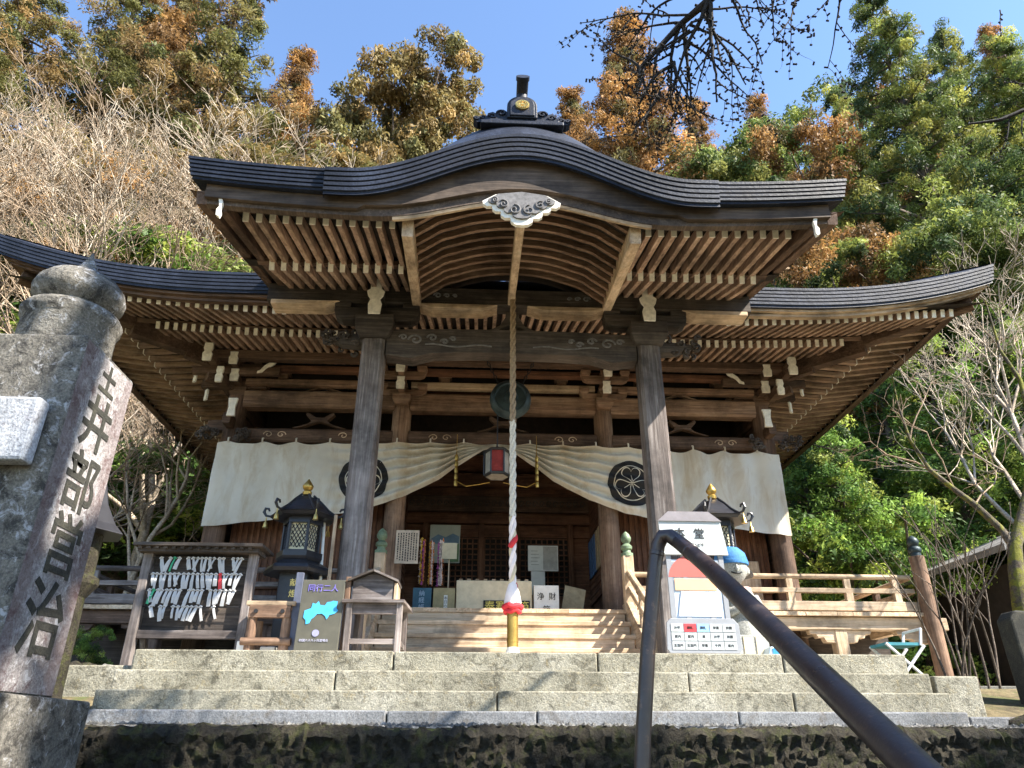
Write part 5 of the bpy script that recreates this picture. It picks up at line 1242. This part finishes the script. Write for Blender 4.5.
# ------------------------------------------------------------------ trees and plants
def leafmat(name, trans=.38, rough=.6):
    m = bpy.data.materials.new(name); m.use_nodes = True; t = m.node_tree; b = t.nodes['Principled BSDF']
    at_ = nd(t, 'ShaderNodeAttribute', attribute_name='tint'); c = vary(t, at_.outputs['Color'], .14)
    t.links.new(c, b.inputs['Base Color']); b.inputs['Roughness'].default_value = rough; b.inputs['Specular IOR Level'].default_value = .25
    tr = nd(t, 'ShaderNodeBsdfTranslucent'); t.links.new(c, tr.inputs[0]); mx = nd(t, 'ShaderNodeMixShader'); mx.inputs[0].default_value = trans
    t.links.new(b.outputs[0], mx.inputs[1]); t.links.new(tr.outputs[0], mx.inputs[2]); t.links.new(mx.outputs[0], t.nodes['Material Output'].inputs[0]); return m
LEAF = leafmat('leaf')
BARK = stone('bark', (.05, .038, .028), (.11, .085, .065), (.19, .155, .125), 6, None, .8, .9, 30)
PALEBARK = stone('pale_bark', (.28, .225, .165), (.44, .365, .28), (.58, .50, .40), 5, None, .5, .9, 20)
MOSSBARK = stone('mossy_bark', (.05, .04, .028), (.10, .08, .06), (.17, .14, .11), 4, [(.47, .57, (.17, .17, .02), .95)], .8, .9, 30)
SHADEBARK = stone('dark_bark', (.012, .010, .010), (.022, .019, .018), (.04, .035, .032), 6, None, .6, .9, 30)  # bark for the overhanging limbs, their shadow painted in as near black
TWIG = stone('brown_twig', (.18, .13, .085), (.30, .22, .15), (.44, .34, .24), 5, None, .5, .9, 20)
def raw_mesh(name, V, Q, col, mats):
    """quads from arrays, with a colour per face"""
    me = bpy.data.meshes.new(name); nf = len(Q)
    me.vertices.add(len(V)); me.vertices.foreach_set('co', np.asarray(V, np.float32).ravel())
    me.loops.add(nf*4); me.loops.foreach_set('vertex_index', np.asarray(Q, np.int32).ravel())
    me.polygons.add(nf); me.polygons.foreach_set('loop_start', np.arange(0, nf*4, 4, dtype=np.int32))
    if col is not None:
        a = me.attributes.new('tint', 'FLOAT_COLOR', 'FACE'); a.data.foreach_set('color', np.concatenate([col, np.ones((nf, 1))], 1).astype(np.float32).ravel())
    for m in mats: me.materials.append(m)
    me.update(calc_edges=True); me.validate(); return me
def leaves(name, C, Rad, per, size, pal, rng, droop=0.0, elong=2.0, jit=.25):
    """clumps of small leaf faces: C clump centres, Rad their radii"""
    N = len(C); n = N*per
    ci = np.repeat(np.arange(N), per)
    d = rng.normal(size=(n, 3)); d /= np.linalg.norm(d, axis=1)[:, None]
    rad = rng.random(n)**(1/2.2)
    P = C[ci]+d*Rad[ci]*rad[:, None]
    P[:, 2] -= droop*(np.linalg.norm(d[:, :2]*rad[:, None], axis=1)**2)*Rad[ci][:, 0]
    nrm = d*0.7+rng.normal(size=(n, 3))*.7+np.array([0, 0, .5]); nrm /= np.linalg.norm(nrm, axis=1)[:, None]
    a = np.cross(nrm, rng.normal(size=(n, 3))); a /= np.linalg.norm(a, axis=1)[:, None]; b = np.cross(nrm, a)
    s = size*np.clip(rng.lognormal(-.05, .42, n), .35, 2.3)[:, None]
    A = a*s*elong*.5; B = b*s*.5
    V = np.stack([P-A, P+B*.9-A*.1, P+A, P-B*.9-A*.1], 1).reshape(-1, 3)
    Q = np.arange(n*4).reshape(-1, 4)
    pal = np.array(pal); base = pal[rng.integers(0, len(pal), N)]*rng.uniform(.55, 1.4, (N, 1))
    col = base[ci]*rng.uniform(1-jit, 1+jit, (n, 1))
    return raw_mesh(name, V, Q, col, [LEAF])
def segs_mesh(name, S, n, mats):
    """tapered round branches from an array of (p0, p1, r0, r1)"""
    P0 = np.array([s[0] for s in S], float); P1 = np.array([s[1] for s in S], float); r0 = np.array([s[2] for s in S]); r1 = np.array([s[3] for s in S])
    D = P1-P0; D /= np.linalg.norm(D, axis=1)[:, None]+1e-9
    up = np.where(np.abs(D[:, 2:3]) < .9, np.array([[0, 0, 1.]]), np.array([[1., 0, 0]]))
    A = np.cross(D, up); A /= np.linalg.norm(A, axis=1)[:, None]; B = np.cross(D, A)
    ang = np.arange(n)*2*np.pi/n; ring = A[:, None, :]*np.cos(ang)[None, :, None]+B[:, None, :]*np.sin(ang)[None, :, None]
    V = np.concatenate([P0[:, None]+ring*r0[:, None, None], P1[:, None]+ring*r1[:, None, None]], 1).reshape(-1, 3)
    k = np.arange(len(S))[:, None]*2*n; j = np.arange(n)[None]; j2 = (j+1) % n
    Q = np.stack([k+j, k+j2, k+n+j2, k+n+j], -1).reshape(-1, 4)
    me = raw_mesh(name, V, Q, None, mats); me.polygons.foreach_set('use_smooth', [True]*len(me.polygons)); return me
def grow(rng, L, r, levels, spread, up, nch, shrink=.72, kink=.18, start=Vector((0, 0, 0)), d0=Vector((0, 0, 1)), rmin=.006, seg=.5):
    S = []
    def br(p, d, L, r, lev):
        n = max(2, int(L/seg)) if lev == 0 else max(2, min(5, int(L/seg*1.4)))
        q = p.copy(); dd = d.copy(); rr_ = r; pts = []
        for i in range(n):
            dd = (dd+Vector(rng.normal(size=3))*kink+Vector((0, 0, up))).normalized(); q2 = q+dd*(L/n); r2 = max(rmin, r*(1-.62*(i+1)/n))
            S.append((tuple(q), tuple(q2), rr_, r2)); q = q2; rr_ = r2; pts.append((q.copy(), dd.copy(), r2))
        if lev < levels:
            k = nch[lev]
            for c in range(k):
                t = (c+.6+rng.uniform(-.35, .35))/k; lo = .35 if lev == 0 else .15
                i = min(n-1, int((lo+(1-lo)*t)*n)); bp, bd, brr = pts[i]
                ax = bd.orthogonal().normalized(); ax.rotate(Matrix.Rotation(rng.uniform(0, 6.28), 3, bd)); nd_ = bd.copy(); nd_.rotate(Matrix.Rotation(spread*rng.uniform(.6, 1.3), 3, ax))
                br(bp, nd_, L*shrink*rng.uniform(.65, 1.1)*(1-.35*t), brr*.72, lev+1)
    br(start, d0, L, r, 0); return S

PAL = {
 'brown': [(.25, .135, .05), (.32, .18, .06), (.19, .115, .05), (.12, .105, .04), (.38, .22, .08)],
 'mixed': [(.23, .16, .065), (.14, .14, .045), (.19, .165, .06), (.10, .11, .04), (.28, .19, .08)],
 'bronze': [(.24, .165, .06), (.19, .15, .055), (.28, .19, .07), (.15, .14, .05), (.22, .17, .06)],
 'olive': [(0.160, 0.203, 0.051), (0.217, 0.261, 0.072), (0.116, 0.167, 0.043), (0.275, 0.290, 0.087), (0.080, 0.123, 0.036)],
 'green': [(.10, .14, .045), (.16, .21, .055), (.24, .28, .065), (.34, .34, .08), (.06, .095, .035)],
 'fresh': [(.19, .31, .06), (.27, .37, .07), (.36, .42, .09), (.11, .20, .05), (.07, .12, .035)],
}
def conifer(name, seed, H, Rm, pal, per=280, nbr=150, leaf=.052, droop=.5, base=.12, pw_=.9):
    """tall cedar: a straight trunk and drooping sprays in tiers"""
    rng = np.random.default_rng(seed); C = []; Rd = []; S = [((0, 0, 0), (0, 0, H*.5), H*.018, H*.011), ((0, 0, H*.5), (0, 0, H*.97), H*.011, .03)]
    ph = rng.uniform(0, 6.28, 4)
    for i in range(nbr):
        t = base+(1-base)*((i+.5)/nbr)**.92; a = i*2.4+rng.uniform(-.5, .5)
        prof = (1-t)**pw_*.92+.05; prof *= 1+.18*math.sin(t*17+ph[0])+.15*math.sin(a*2+ph[1]+t*5)
        L = Rm*min(1, prof*1.25)*rng.uniform(.75, 1.15); z = H*t
        n = max(1, int(L/.75))
        S.append(((0, 0, z), (L*.9*math.cos(a), L*.9*math.sin(a), z+L*.1), .035+.012*L, .015))
        for k in range(n):
            q = (k+rng.uniform(.5, 1.1))/n
            if q < .3 and rng.random() < .6: continue
            r = L*q; C.append((r*math.cos(a)+rng.normal()*.22, r*math.sin(a)+rng.normal()*.22, z+r*.15-droop*.3*q*q*L*.5+rng.normal()*.25)); s = rng.uniform(.42, .85)*(.75+.35*(1-t)); Rd.append((s, s, s*.62))
    return leaves(name+'_crown', np.array(C), np.array(Rd), per, leaf, PAL[pal], rng, droop, 2.9), segs_mesh(name+'_trunk', S, 6, [BARK])
def broad(name, seed, H, Rm, pal, nlobe=9, per=230, ncl=34, leaf=.07, low=.35, lobe=1.0):
    """round-headed evergreen: many separate lobes of leaf clumps"""
    rng = np.random.default_rng(seed); C = []; Rd = []; S = [((0, 0, 0), (.02*H, 0, H*.55), H*.022, H*.013)]
    for l in range(nlobe):
        a = l*2.4; t = low+(1-low-.08)*(l+.5)/nlobe; rr_ = Rm*.72*math.sqrt(max(.05, 1-((t-.55)/.55)**2))*rng.uniform(.5, 1)
        c = np.array([rr_*math.cos(a), rr_*math.sin(a), H*t]); R0 = Rm*rng.uniform(.34, .55)*lobe
        S.append(((.02*H, 0, H*min(.55, t*.7)), tuple(c), H*.008, .03))
        for k in range(ncl):
            d = rng.normal(size=3); d /= np.linalg.norm(d); d[2] = abs(d[2])*1.0-.25
            C.append(c+d*R0*rng.uniform(.75, 1.08)*np.array([1, 1, .85])); s = rng.uniform(.30, .62)*Rm*.16+.16; Rd.append((s, s, s*.7))
    return leaves(name+'_crown', np.array(C), np.array(Rd), per, leaf, PAL[pal], rng, .2), segs_mesh(name+'_trunk', S, 6, [BARK])
CON = [conifer('cedar', 1, 26, 4.6, 'mixed', nbr=170), conifer('cedar', 2, 24, 4.4, 'brown', nbr=260, per=230), conifer('cedar', 3, 26, 5.6, 'green', nbr=200, leaf=.055, droop=.3), conifer('cedar', 4, 14, 3.4, 'fresh', per=170, nbr=110, leaf=.06, base=.06)]
BRO = [broad('evergreen', 5, 15, 5.2, 'olive', 12), broad('evergreen', 6, 16, 5.6, 'brown', 12), broad('evergreen', 7, 15, 5.0, 'green', 12), broad('bronze', 10, 15, 4.2, 'bronze', 24, 200, 40, low=.22, lobe=1.15), broad('shrub', 8, 4.5, 2.3, 'fresh', 9, 130, 24, .045, low=.15), broad('shrub', 9, 3.6, 2.2, 'olive', 9, 130, 24, .045, low=.15), broad('bush', 11, 14, 5.2, 'fresh', 14, 200, 34, .07, low=.15)]
def bare_proto(seed, H, fine=True):
    rng = np.random.default_rng(seed)
    S = grow(rng, H*.62, H*.0085, 4, .60, .06, (10, 7, 6, 4), .62, .13, rmin=.0055, seg=.7)
    return [s for s in S if s[2] >= .03], [s for s in S if s[2] < .03]
BARE = []
for sd in (21, 22, 23, 24):
    bg_, sm = bare_proto(sd, 13); BARE.append((segs_mesh('bare_limbs', bg_, 6, [PALEBARK]), segs_mesh('bare_twigs', sm, 3, [PALEBARK if sd % 2 else TWIG])))
def put_tree(name, px, Y, top, proto, H0, label, group, cat='tree', wide=1.0, rot=None, partn=('crown', 'trunk')):
    a = (px*1.7) % 6.28 if rot is None else rot
    big = max(proto, key=lambda m: len(m.vertices)); co = np.empty(len(big.vertices)*3, np.float32); big.vertices.foreach_get('co', co)
    co = co.reshape(-1, 3)[::max(1, len(co)//9000)].astype(float); ca, sa = math.cos(a), math.sin(a)
    co = np.stack([co[:, 0]*ca-co[:, 1]*sa, co[:, 0]*sa+co[:, 1]*ca, co[:, 2]], 1)
    F, RR, U = np.array(_f), np.array(_r), np.array(_u); x = at(px, max(top+50, 60), Y).x
    for _ in range(3):      # the size at which the crown's top stands where the photograph shows it
        gz = ground(x, Y)-.1; lo, hi = .1, 6.0
        for _ in range(16):
            sc = (lo+hi)/2; D = co*np.array([sc*wide, sc*wide, sc])+np.array([x-EYE.x, Y, gz]); dep = D@F
            if np.percentile(384-FPX*(D@U)/dep, .6) > top: lo = sc
            else: hi = sc
        up_ = co[:, 2] > np.percentile(co[:, 2], 60); x -= (np.median(512+FPX*(D@RR)/dep*1.0+0*dep)-px if False else np.median((512+FPX*(D@RR)/dep)[up_])-px)*float(np.median(dep))/FPX
    p = Vector((x, Y, gz))
    o = empty(name, (p.x, Y, gz), label, cat, group)
    o.rotation_euler.z = a
    o.scale = (sc*wide, sc*wide, sc)
    for me, pn in zip(proto, partn):
        c = bpy.data.objects.new(pn, me); COL.objects.link(c); c.parent = o
    return o
GT = 'trees on the hillside behind the temple'
for (px, Y, top, k, wd, lab) in (
  (25, 34, -70, 0, 1.0, 'tall brown-green cedar at the top left corner, its top out of frame'),
  (118, 37, -30, 0, 1.1, 'tall cedar with rusty patches second from the left corner'),
  (165, 40, -10, 1, 1.0, 'rusty brown cedar third from the left corner, behind its neighbours'),
  (222, 33, -35, 0, 1.0, 'large rusty cedar left of the blue sky gap, top out of frame'),
  (288, 41, 55, 1, .9, 'low rusty cedar at the left edge of the sky gap'),
  (-40, 30, -60, 0, 1.1, 'cedar cut by the left edge of the picture'),
  (632, 38, 20, 1, .92, 'tall pointed rusty cedar right of the roof ornament'),
  (575, 48, 92, 1, .95, 'pale rusty cedar close behind the right of the roof ornament'),
  (702, 56, 104, 1, .9, 'small rusty cedar top on the middle skyline'),
  (900, 25, -2, 2, .75, 'tallest green cedar at upper right with spreading boughs'),
  (968, 27, 34, 2, .8, 'green cedar just right of the tallest one'),
  (1030, 24, 40, 2, 1.0, 'green and brown cedar at the right edge of the picture'),
  (858, 33, 92, 2, .7, 'green cedar left of the tallest one, behind it'),
  (768, 52, 100, 1, .8, 'distant brown cedar top left of the green cedars'),
  (940, 36, 70, 0, 1.0, 'mixed brown cedar between the two green cedars'),
  (1012, 38, 30, 1, .8, 'rusty cedar top at the upper right corner')):
    put_tree('cedar_tree', px, Y, top, CON[k], {0: 26, 1: 24, 2: 26}[k]*1.0, lab, GT, wide=wd)
for (px, Y, top, k, wd, lab) in (
  (408, 37, 44, 3, .64, 'round-headed bronze tree standing alone in the sky left of the ornament'),
  (730, 40, 125, 0, .9, 'pale olive round tree above the right end of the porch roof'),
  (690, 45, 140, 0, .8, 'pale olive tree beside the pointed rusty cedar'),
  (825, 34, 98, 1, .75, 'orange-brown round tree left of the green cedars'),
  (800, 44, 95, 2, .8, 'dark green round tree between the olive and the orange tree'),
  (790, 30, 200, 0, .8, 'olive tree just above the tip of the porch roof'),
  (860, 24, 235, 1, .8, 'orange-tinged tree over the right main eave'),
  (920, 22, 200, 2, .9, 'green round tree behind the right main eave'),
  (1000, 21, 210, 0, .9, 'yellow-green tree at the right edge above the main eave'),
  (350, 46, 140, 1, .7, 'low bronze tree behind the bare twigs left of the porch'),
  (290, 38, 175, 1, .9, 'bronze tree behind the bare branches beside the porch roof')):
    put_tree('evergreen_tree', px, Y, top, BRO[k], 15, lab, GT, wide=wd)
for (px, Y, top, wd, lab) in (
  (835, 19, 385, .9, 'young bright green conifer nearest the right eave corner'),
  (880, 21, 335, 1.0, 'young bright green conifer behind the veranda railing'),
  (930, 19, 330, 1.0, 'young bright green conifer above the railing end post'),
  (985, 20, 300, 1.0, 'young bright green conifer behind the mossy tree'),
  (800, 24, 400, 1.0, 'young green conifer seen low beside the curtain'),
  (1040, 17, 330, 1.0, 'young green conifer at the right edge')):
    put_tree('young_conifer', px, Y, top, CON[3], 14, lab, 'young conifers right of the temple', wide=wd)
for (px, Y, top, k, wd, lab) in (
  (150, 29, 452, 0, 1.6, 'bright green bush under the left eave beside the curtain'),
  (105, 27, 430, 0, 1.6, 'bright green bush behind the dark stone lantern'),
  (190, 30, 430, 1, 1.6, 'olive bush just left of the curtain corner'),
  (75, 26, 395, 1, 1.6, 'olive bush behind the granite post'),
  (15, 21, 330, 0, 1.2, 'green bush at the left edge under the eave tip'),
  (85, 10.5, 628, 0, .8, 'small green plant below the left veranda'),
  (120, 14, 610, 0, .8, 'small green plant under the left veranda floor'),
  (70, 24, 236, 0, 1.5, 'yellow-green bush on the slope over the left eave near the granite post'),
  (150, 25, 228, 0, 1.5, 'yellow-green bush on the slope over the middle of the left eave'),
  (215, 27, 240, 1, 1.5, 'olive bush on the slope beside the tip of the porch roof'),
  (840, 17, 520, 0, 1.0, 'low green bush behind the right railing'),
  (900, 16, 500, 0, 1.0, 'low green bush behind the railing end post'),
  (975, 22, 420, 1, 1.5, 'olive bush on the right slope'),
  (870, 26, 420, 0, 1.6, 'green bush on the right slope beyond the railing')):
    put_tree('shrub', px, Y, top, BRO[4+k] if Y < 20 else BRO[6] if not k else BRO[0], 4, lab, 'bushes around the temple', cat='bush', wide=wd)
GB = 'bare trees on the slope'
i = 0
for (px, Y, top, lab) in (
  (-15, 16, 60, 'pale bare tree at the far left edge'), (30, 19, 55, 'pale bare tree with thick stems near the left edge'), (75, 22, 85, 'bare tree left of centre among the left thicket'),
  (115, 18, 110, 'bare tree above the onion-topped post'), (150, 24, 95, 'bare tree in the middle of the left thicket'), (190, 20, 120, 'bare tree over the left main eave'),
  (225, 26, 90, 'bare tree beside the largest rusty cedar'), (262, 21, 110, 'bare tree close to the porch roof tip'), (300, 25, 100, 'bare tree below the sky gap'), (335, 30, 118, 'bare tree at the right of the left thicket'),
  (365, 34, 135, 'bare tree below the lone bronze tree'), (95, 27, 60, 'bare tree high on the left slope'), (10, 24, 90, 'bare tree behind the thick stems at left'), (175, 17, 330, 'thin bare tree under the left eave'), (130, 16, 360, 'thin bare tree between post and curtain'), (50, 30, 40, 'bare tree reaching up to the left cedars'),
  (250, 31, 75, 'bare tree before the low rusty cedar'), (320, 22, 190, 'short bare tree behind the porch roof'),
 (1000, 14, 225, 'pale bare tree at the right edge above the shed')):
    top += (5 if px < 130 else 28) if px < 400 and top < 140 else 0
    put_tree('bare_tree', px, Y, top, BARE[i % 4], 11.6, lab, GB, wide=1.15, rot=i*1.3, partn=('trunk', 'crown')); i += 1
rr = random.Random(41)
for k in range(3):
    px = rr.uniform(-30, 370); Y = rr.uniform(20, 33); top = 95+max(0, px-150)*.15+rr.uniform(0, 110)
    put_tree('bare_tree', px, Y, top, BARE[k % 4], 11.6, 'leafless tree lost in the pale thicket on the left slope', GB, wide=1.15, rot=k*1.9, partn=('trunk', 'crown'))
for k, (px, Y, top) in enumerate(((20, 27, 170), (75, 30, 150), (120, 25, 190), (165, 31, 150), (205, 28, 175), (255, 32, 160), (300, 33, 165), (340, 36, 165))):
    put_tree('russet_bush', px, Y, top, BRO[3] if k % 2 else BRO[1], 15, 'russet bush half hidden in the pale thicket on the left slope', 'bushes in the thicket', cat='bush', wide=1.3)
# undergrowth on the slopes
rng = np.random.default_rng(77); C = []
for k in range(2600):
    side = rng.random()
    if side < .45: x, y = -11-abs(rng.normal())*11, rng.uniform(9, 46)
    elif side < .75: x, y = 11.5+abs(rng.normal())*10, rng.uniform(9, 46)
    else: x, y = rng.uniform(-14, 16), 27.5+abs(rng.normal())*12
    C.append((x, y, ground(x, y)+.15))
C = np.array(C); Rd = rng.uniform(.35, .9, (len(C), 1))*np.array([[1, 1, .6]])
me = leaves('undergrowth', C, Rd, 60, .075, PAL['olive']+PAL['mixed']+PAL['fresh'][:2], rng, .1)
o = bpy.data.objects.new('undergrowth', me); COL.objects.link(o); tag(o, kind='stuff')

# mossy crooked tree at the right edge
mt = empty('mossy_tree', (7.3, 10, .5), 'crooked bare tree with yellow moss on its trunk at the right edge', 'tree')
b = MB(); P = [at(1030, 660, 10), at(1022, 610, 10), at(1016, 570, 10), at(1015, 545, 10), at(1026, 500, 10), at(1036, 440, 10.2), at(1020, 380, 10.3), at(1000, 350, 10.4), at(985, 300, 10.4)]
P[0].z = .4; b.tube(P, [.13, .115, .10, .09, .065, .05, .035, .025, .012], 12)
q = [at(1015, 548, 10), at(1000, 528, 10.1), at(975, 505, 10.3), at(955, 490, 10.4), at(930, 470, 10.5), at(910, 440, 10.6), at(898, 405, 10.7), at(892, 375, 10.8)]
b.tube(q, [.07, .05, .05, .04, .033, .024, .017, .01], 10)
mo = b.build('trunk', MOSSBARK, mt, smooth=True)
rng = np.random.default_rng(4); S = []
for pp in (q[3], q[4], q[5], P[5], P[6], P[7], q[2]):
    S += grow(rng, 1.5, .016, 2, .7, .06, (5, 4), .6, .22, start=pp.copy(), d0=Vector((rng.normal()*.6, rng.normal()*.4, .8)).normalized(), rmin=.0045, seg=.25)
S = [(tuple(Vector(a)-mt.location), tuple(Vector(c)-mt.location), r0, r1) for a, c, r0, r1 in S]
o = bpy.data.objects.new('crown', segs_mesh('mossy_twigs', S, 4, [TWIG])); COL.objects.link(o); o.parent = mt
# thin shoots by the railing post
for (px, lab) in ((955, 'clump of thin bare stems beside the veranda end post'), (985, 'second clump of thin bare stems nearer the dark stone slab')):
    p = at(px, 660, 9.5); rng = np.random.default_rng(px); S = []
    for k in range(5): S += grow(rng, 1.9, .018, 1, .5, .10, (4,), .5, .10, start=Vector((rng.normal()*.14, rng.normal()*.14, 0)), d0=Vector((rng.normal()*.13, rng.normal()*.13, 1)).normalized(), rmin=.005, seg=.3)
    o = bpy.data.objects.new('stem_clump', segs_mesh('stem_clump', S, 5, [BARK])); COL.objects.link(o); o.location = (p.x, 9.5, .45); tag(o, lab, 'shrub')

# ginkgo overhanging from above: trunk behind the viewer, knobbly bare limbs reaching into the frame
gk = empty('ginkgo_tree', (3.9, -1.2, -1.6), 'dark knobbly bare branches overhanging the top of the picture', 'tree')
L0 = Vector((3.9, -1.2, -1.6))
rng = np.random.default_rng(12); S = []
def limb(pts, radii):
    for a, c, r0, r1 in zip(pts, pts[1:], radii, radii[1:]): S.append((tuple(a-L0), tuple(c-L0), r0, r1))
limb([L0, Vector((3.95, -1.1, 1.5)), Vector((3.8, -.9, 4.0)), Vector((3.5, -.4, 6.2)), Vector((3.3, 0, 8.5))], [.28, .22, .18, .13, .08])
spurs = []
def twig(p, d, L, r, lev, sag):
    n = max(3, int(L/.055)); q = p.copy(); dd = d.normalized()
    for i in range(n):
        dd = (dd+Vector(rng.normal(size=3))*.10+Vector((0, 0, -sag))).normalized(); q2 = q+dd*(L/n); ra = r*(1-.7*i/n); rb = r*(1-.7*(i+1)/n)
        S.append((tuple(q-L0), tuple(q2-L0), ra, rb))
        if rng.random() < .8:
            s = Vector(rng.normal(size=3)); s = (s-dd*s.dot(dd)).normalized(); l_ = rng.uniform(.010, .024)+ra*.8
            S.append((tuple(q2-L0), tuple(q2+s*l_-L0), .0085, .0068)); S.append((tuple(q2+s*l_-L0), tuple(q2+s*(l_+.008)-L0), .0098, .003))
        if lev < 2 and i > 1 and rng.random() < (.42 if lev == 0 else .16):
            s = Vector(rng.normal(size=3)); s = (s-dd*s.dot(dd)).normalized(); twig(q2, (dd*.6+s*.8+Vector((0, 0, -.25))), L*rng.uniform(.3, .6), rb*.7, lev+1, sag*1.15)
        q = q2
main = [Vector((3.5, -.4, 6.2)), Vector((2.6, 1.6, 6.4)), at(760, -50, 3.6), at(709, 0, 3.8), at(682, 23, 4.0), at(640, 68, 4.1)]
limb(main, [.10, .075, .050, .036, .027, .016])
for (a, tgt, L, r) in ((main[3], at(640, 150, 4.0), .9, .020), (main[4], at(625, 130, 4.2), .8, .018), (main[4], at(720, 110, 4.0), .75, .018), (main[3], at(760, 110, 3.9), .95, .02), (main[5], at(640, 190, 4.2), .75, .016), (main[5], at(610, 30, 4.2), .5, .013),
                       (at(712, -40, 3.7), at(790, 95, 3.8), .95, .015), (at(735, -40, 3.7), at(800, 60, 3.9), .6, .012), (main[4], at(600, 20, 4.1), .55, .013), (at(690, 25, 3.9), at(780, 45, 4.0), .75, .014), (at(806, -30, 3.7), at(800, 95, 3.9), .95, .011), (at(832, -30, 3.7), at(850, 65, 3.9), .85, .011), (at(770, -30, 3.7), at(775, 40, 3.9), .6, .011), (at(690, 15, 3.9), at(590, 18, 4.1), .9, .012), (at(660, 48, 4.05), at(625, 120, 4.1), .7, .012), (at(685, 20, 4), at(690, 100, 4.1), .8, .013), (at(700, 8, 3.9), at(745, 85, 4.0), .9, .014), (at(705, 5, 3.85), at(735, 120, 4.0), .85, .016), (main[5], at(655, 120, 4.2), .4, .015), (at(674, 62, 4.05), at(700, 150, 4.0), .7, .014), (at(700, -10, 3.8), at(600, 15, 4.1), .8, .014), (at(690, 30, 3.95), at(600, 90, 4.3), .7, .012), (at(668, 75, 4.1), at(690, 190, 4.2), .6, .011), (at(685, 40, 4), at(745, 90, 4.1), .7, .013), (at(695, 5, 3.9), at(820, 25, 4.0), .8, .012), (at(672, 65, 4.1), at(632, 90, 4.1), .5, .016), (at(660, 92, 4.1), at(650, 140, 4.1), .5, .014)):
    twig(a, tgt-a, L, r, 0, .02)
limb([Vector((3.3, 0, 8.0)), Vector((3.6, 2.2, 5.6)), at(1060, 95, 4.6), at(1000, 120, 4.7), at(968, 124, 4.75)], [.06, .04, .024, .016, .008])
for (a, tgt, L, r) in ((at(1060, 95, 4.6), at(1000, 60, 4.6), .5, .009), (at(1010, 118, 4.7), at(980, 190, 4.7), .5, .008), (at(1030, 105, 4.65), at(1010, 200, 4.7), .6, .008), (at(990, -20, 4.4), at(975, 15, 4.4), .22, .006), (at(1000, 10, 4.4), at(1015, 60, 4.4), .3, .006)): twig(a, tgt-a, L, r, 1, .02)
o = bpy.data.objects.new('branch', segs_mesh('ginkgo', S, 6, [SHADEBARK])); COL.objects.link(o); o.parent = gk
# evergreen beside the stairway, out of the picture to the right: it throws the shade over the wall and post
for (x, y, H, wd, lab) in ((7.6, -2.6, 10.5, .95, 'evergreen beside the lower stairway, outside the picture'),):
    t_ = empty('evergreen_tree', (x, y, -1.6), lab, 'tree', 'trees beside the lower stairway')
    for me, pn in zip(BRO[2], ('crown', 'trunk')):
        c = bpy.data.objects.new(pn, me); COL.objects.link(c); c.parent = t_
    s_ = H/14.6; t_.scale = (s_*1.1*wd, s_*1.1*wd, s_)

# pieces that stand apart become parts of their own
SPLIT = {'bracket_nose', 'edging_block', 'white_end', 'newel_post', 'eave_bar', 'handrail', 'corner_arm', 'side_beam', 'stretcher', 'post_cap', 'side_railing', 'fascia', 'verge_board', 'eave_edge', 'hip_rafter', 'cream_strip', 'finial', 'wire', 'post', 'veranda_floor_edge', 'face_line'}
for o in list(scn.objects):
    if o.type != 'MESH' or o.parent is None or o.name.split('.')[0] not in SPLIT or o.get('kind'): continue
    bm = bmesh.new(); bm.from_mesh(o.data); bm.verts.ensure_lookup_table(); seen = set(); isl = []
    for v0 in bm.verts:
        if v0.index in seen: continue
        st_ = [v0]; seen.add(v0.index); comp = []
        while st_:
            q = st_.pop(); comp.append(q.index)
            for e in q.link_edges:
                ov = e.other_vert(q)
                if ov.index not in seen: seen.add(ov.index); st_.append(ov)
        isl.append(set(comp))
    bm.free()
    if not 1 < len(isl) <= 12: continue
    src = o.data
    for k, comp in enumerate(isl):
        me = src.copy(); b2 = bmesh.new(); b2.from_mesh(me)
        bmesh.ops.delete(b2, geom=[v for v in b2.verts if v.index not in comp], context='VERTS'); b2.to_mesh(me); b2.free()
        if k == 0: o.data = me
        else:
            c = o.copy(); c.data = me; COL.objects.link(c); c.parent = o.parent
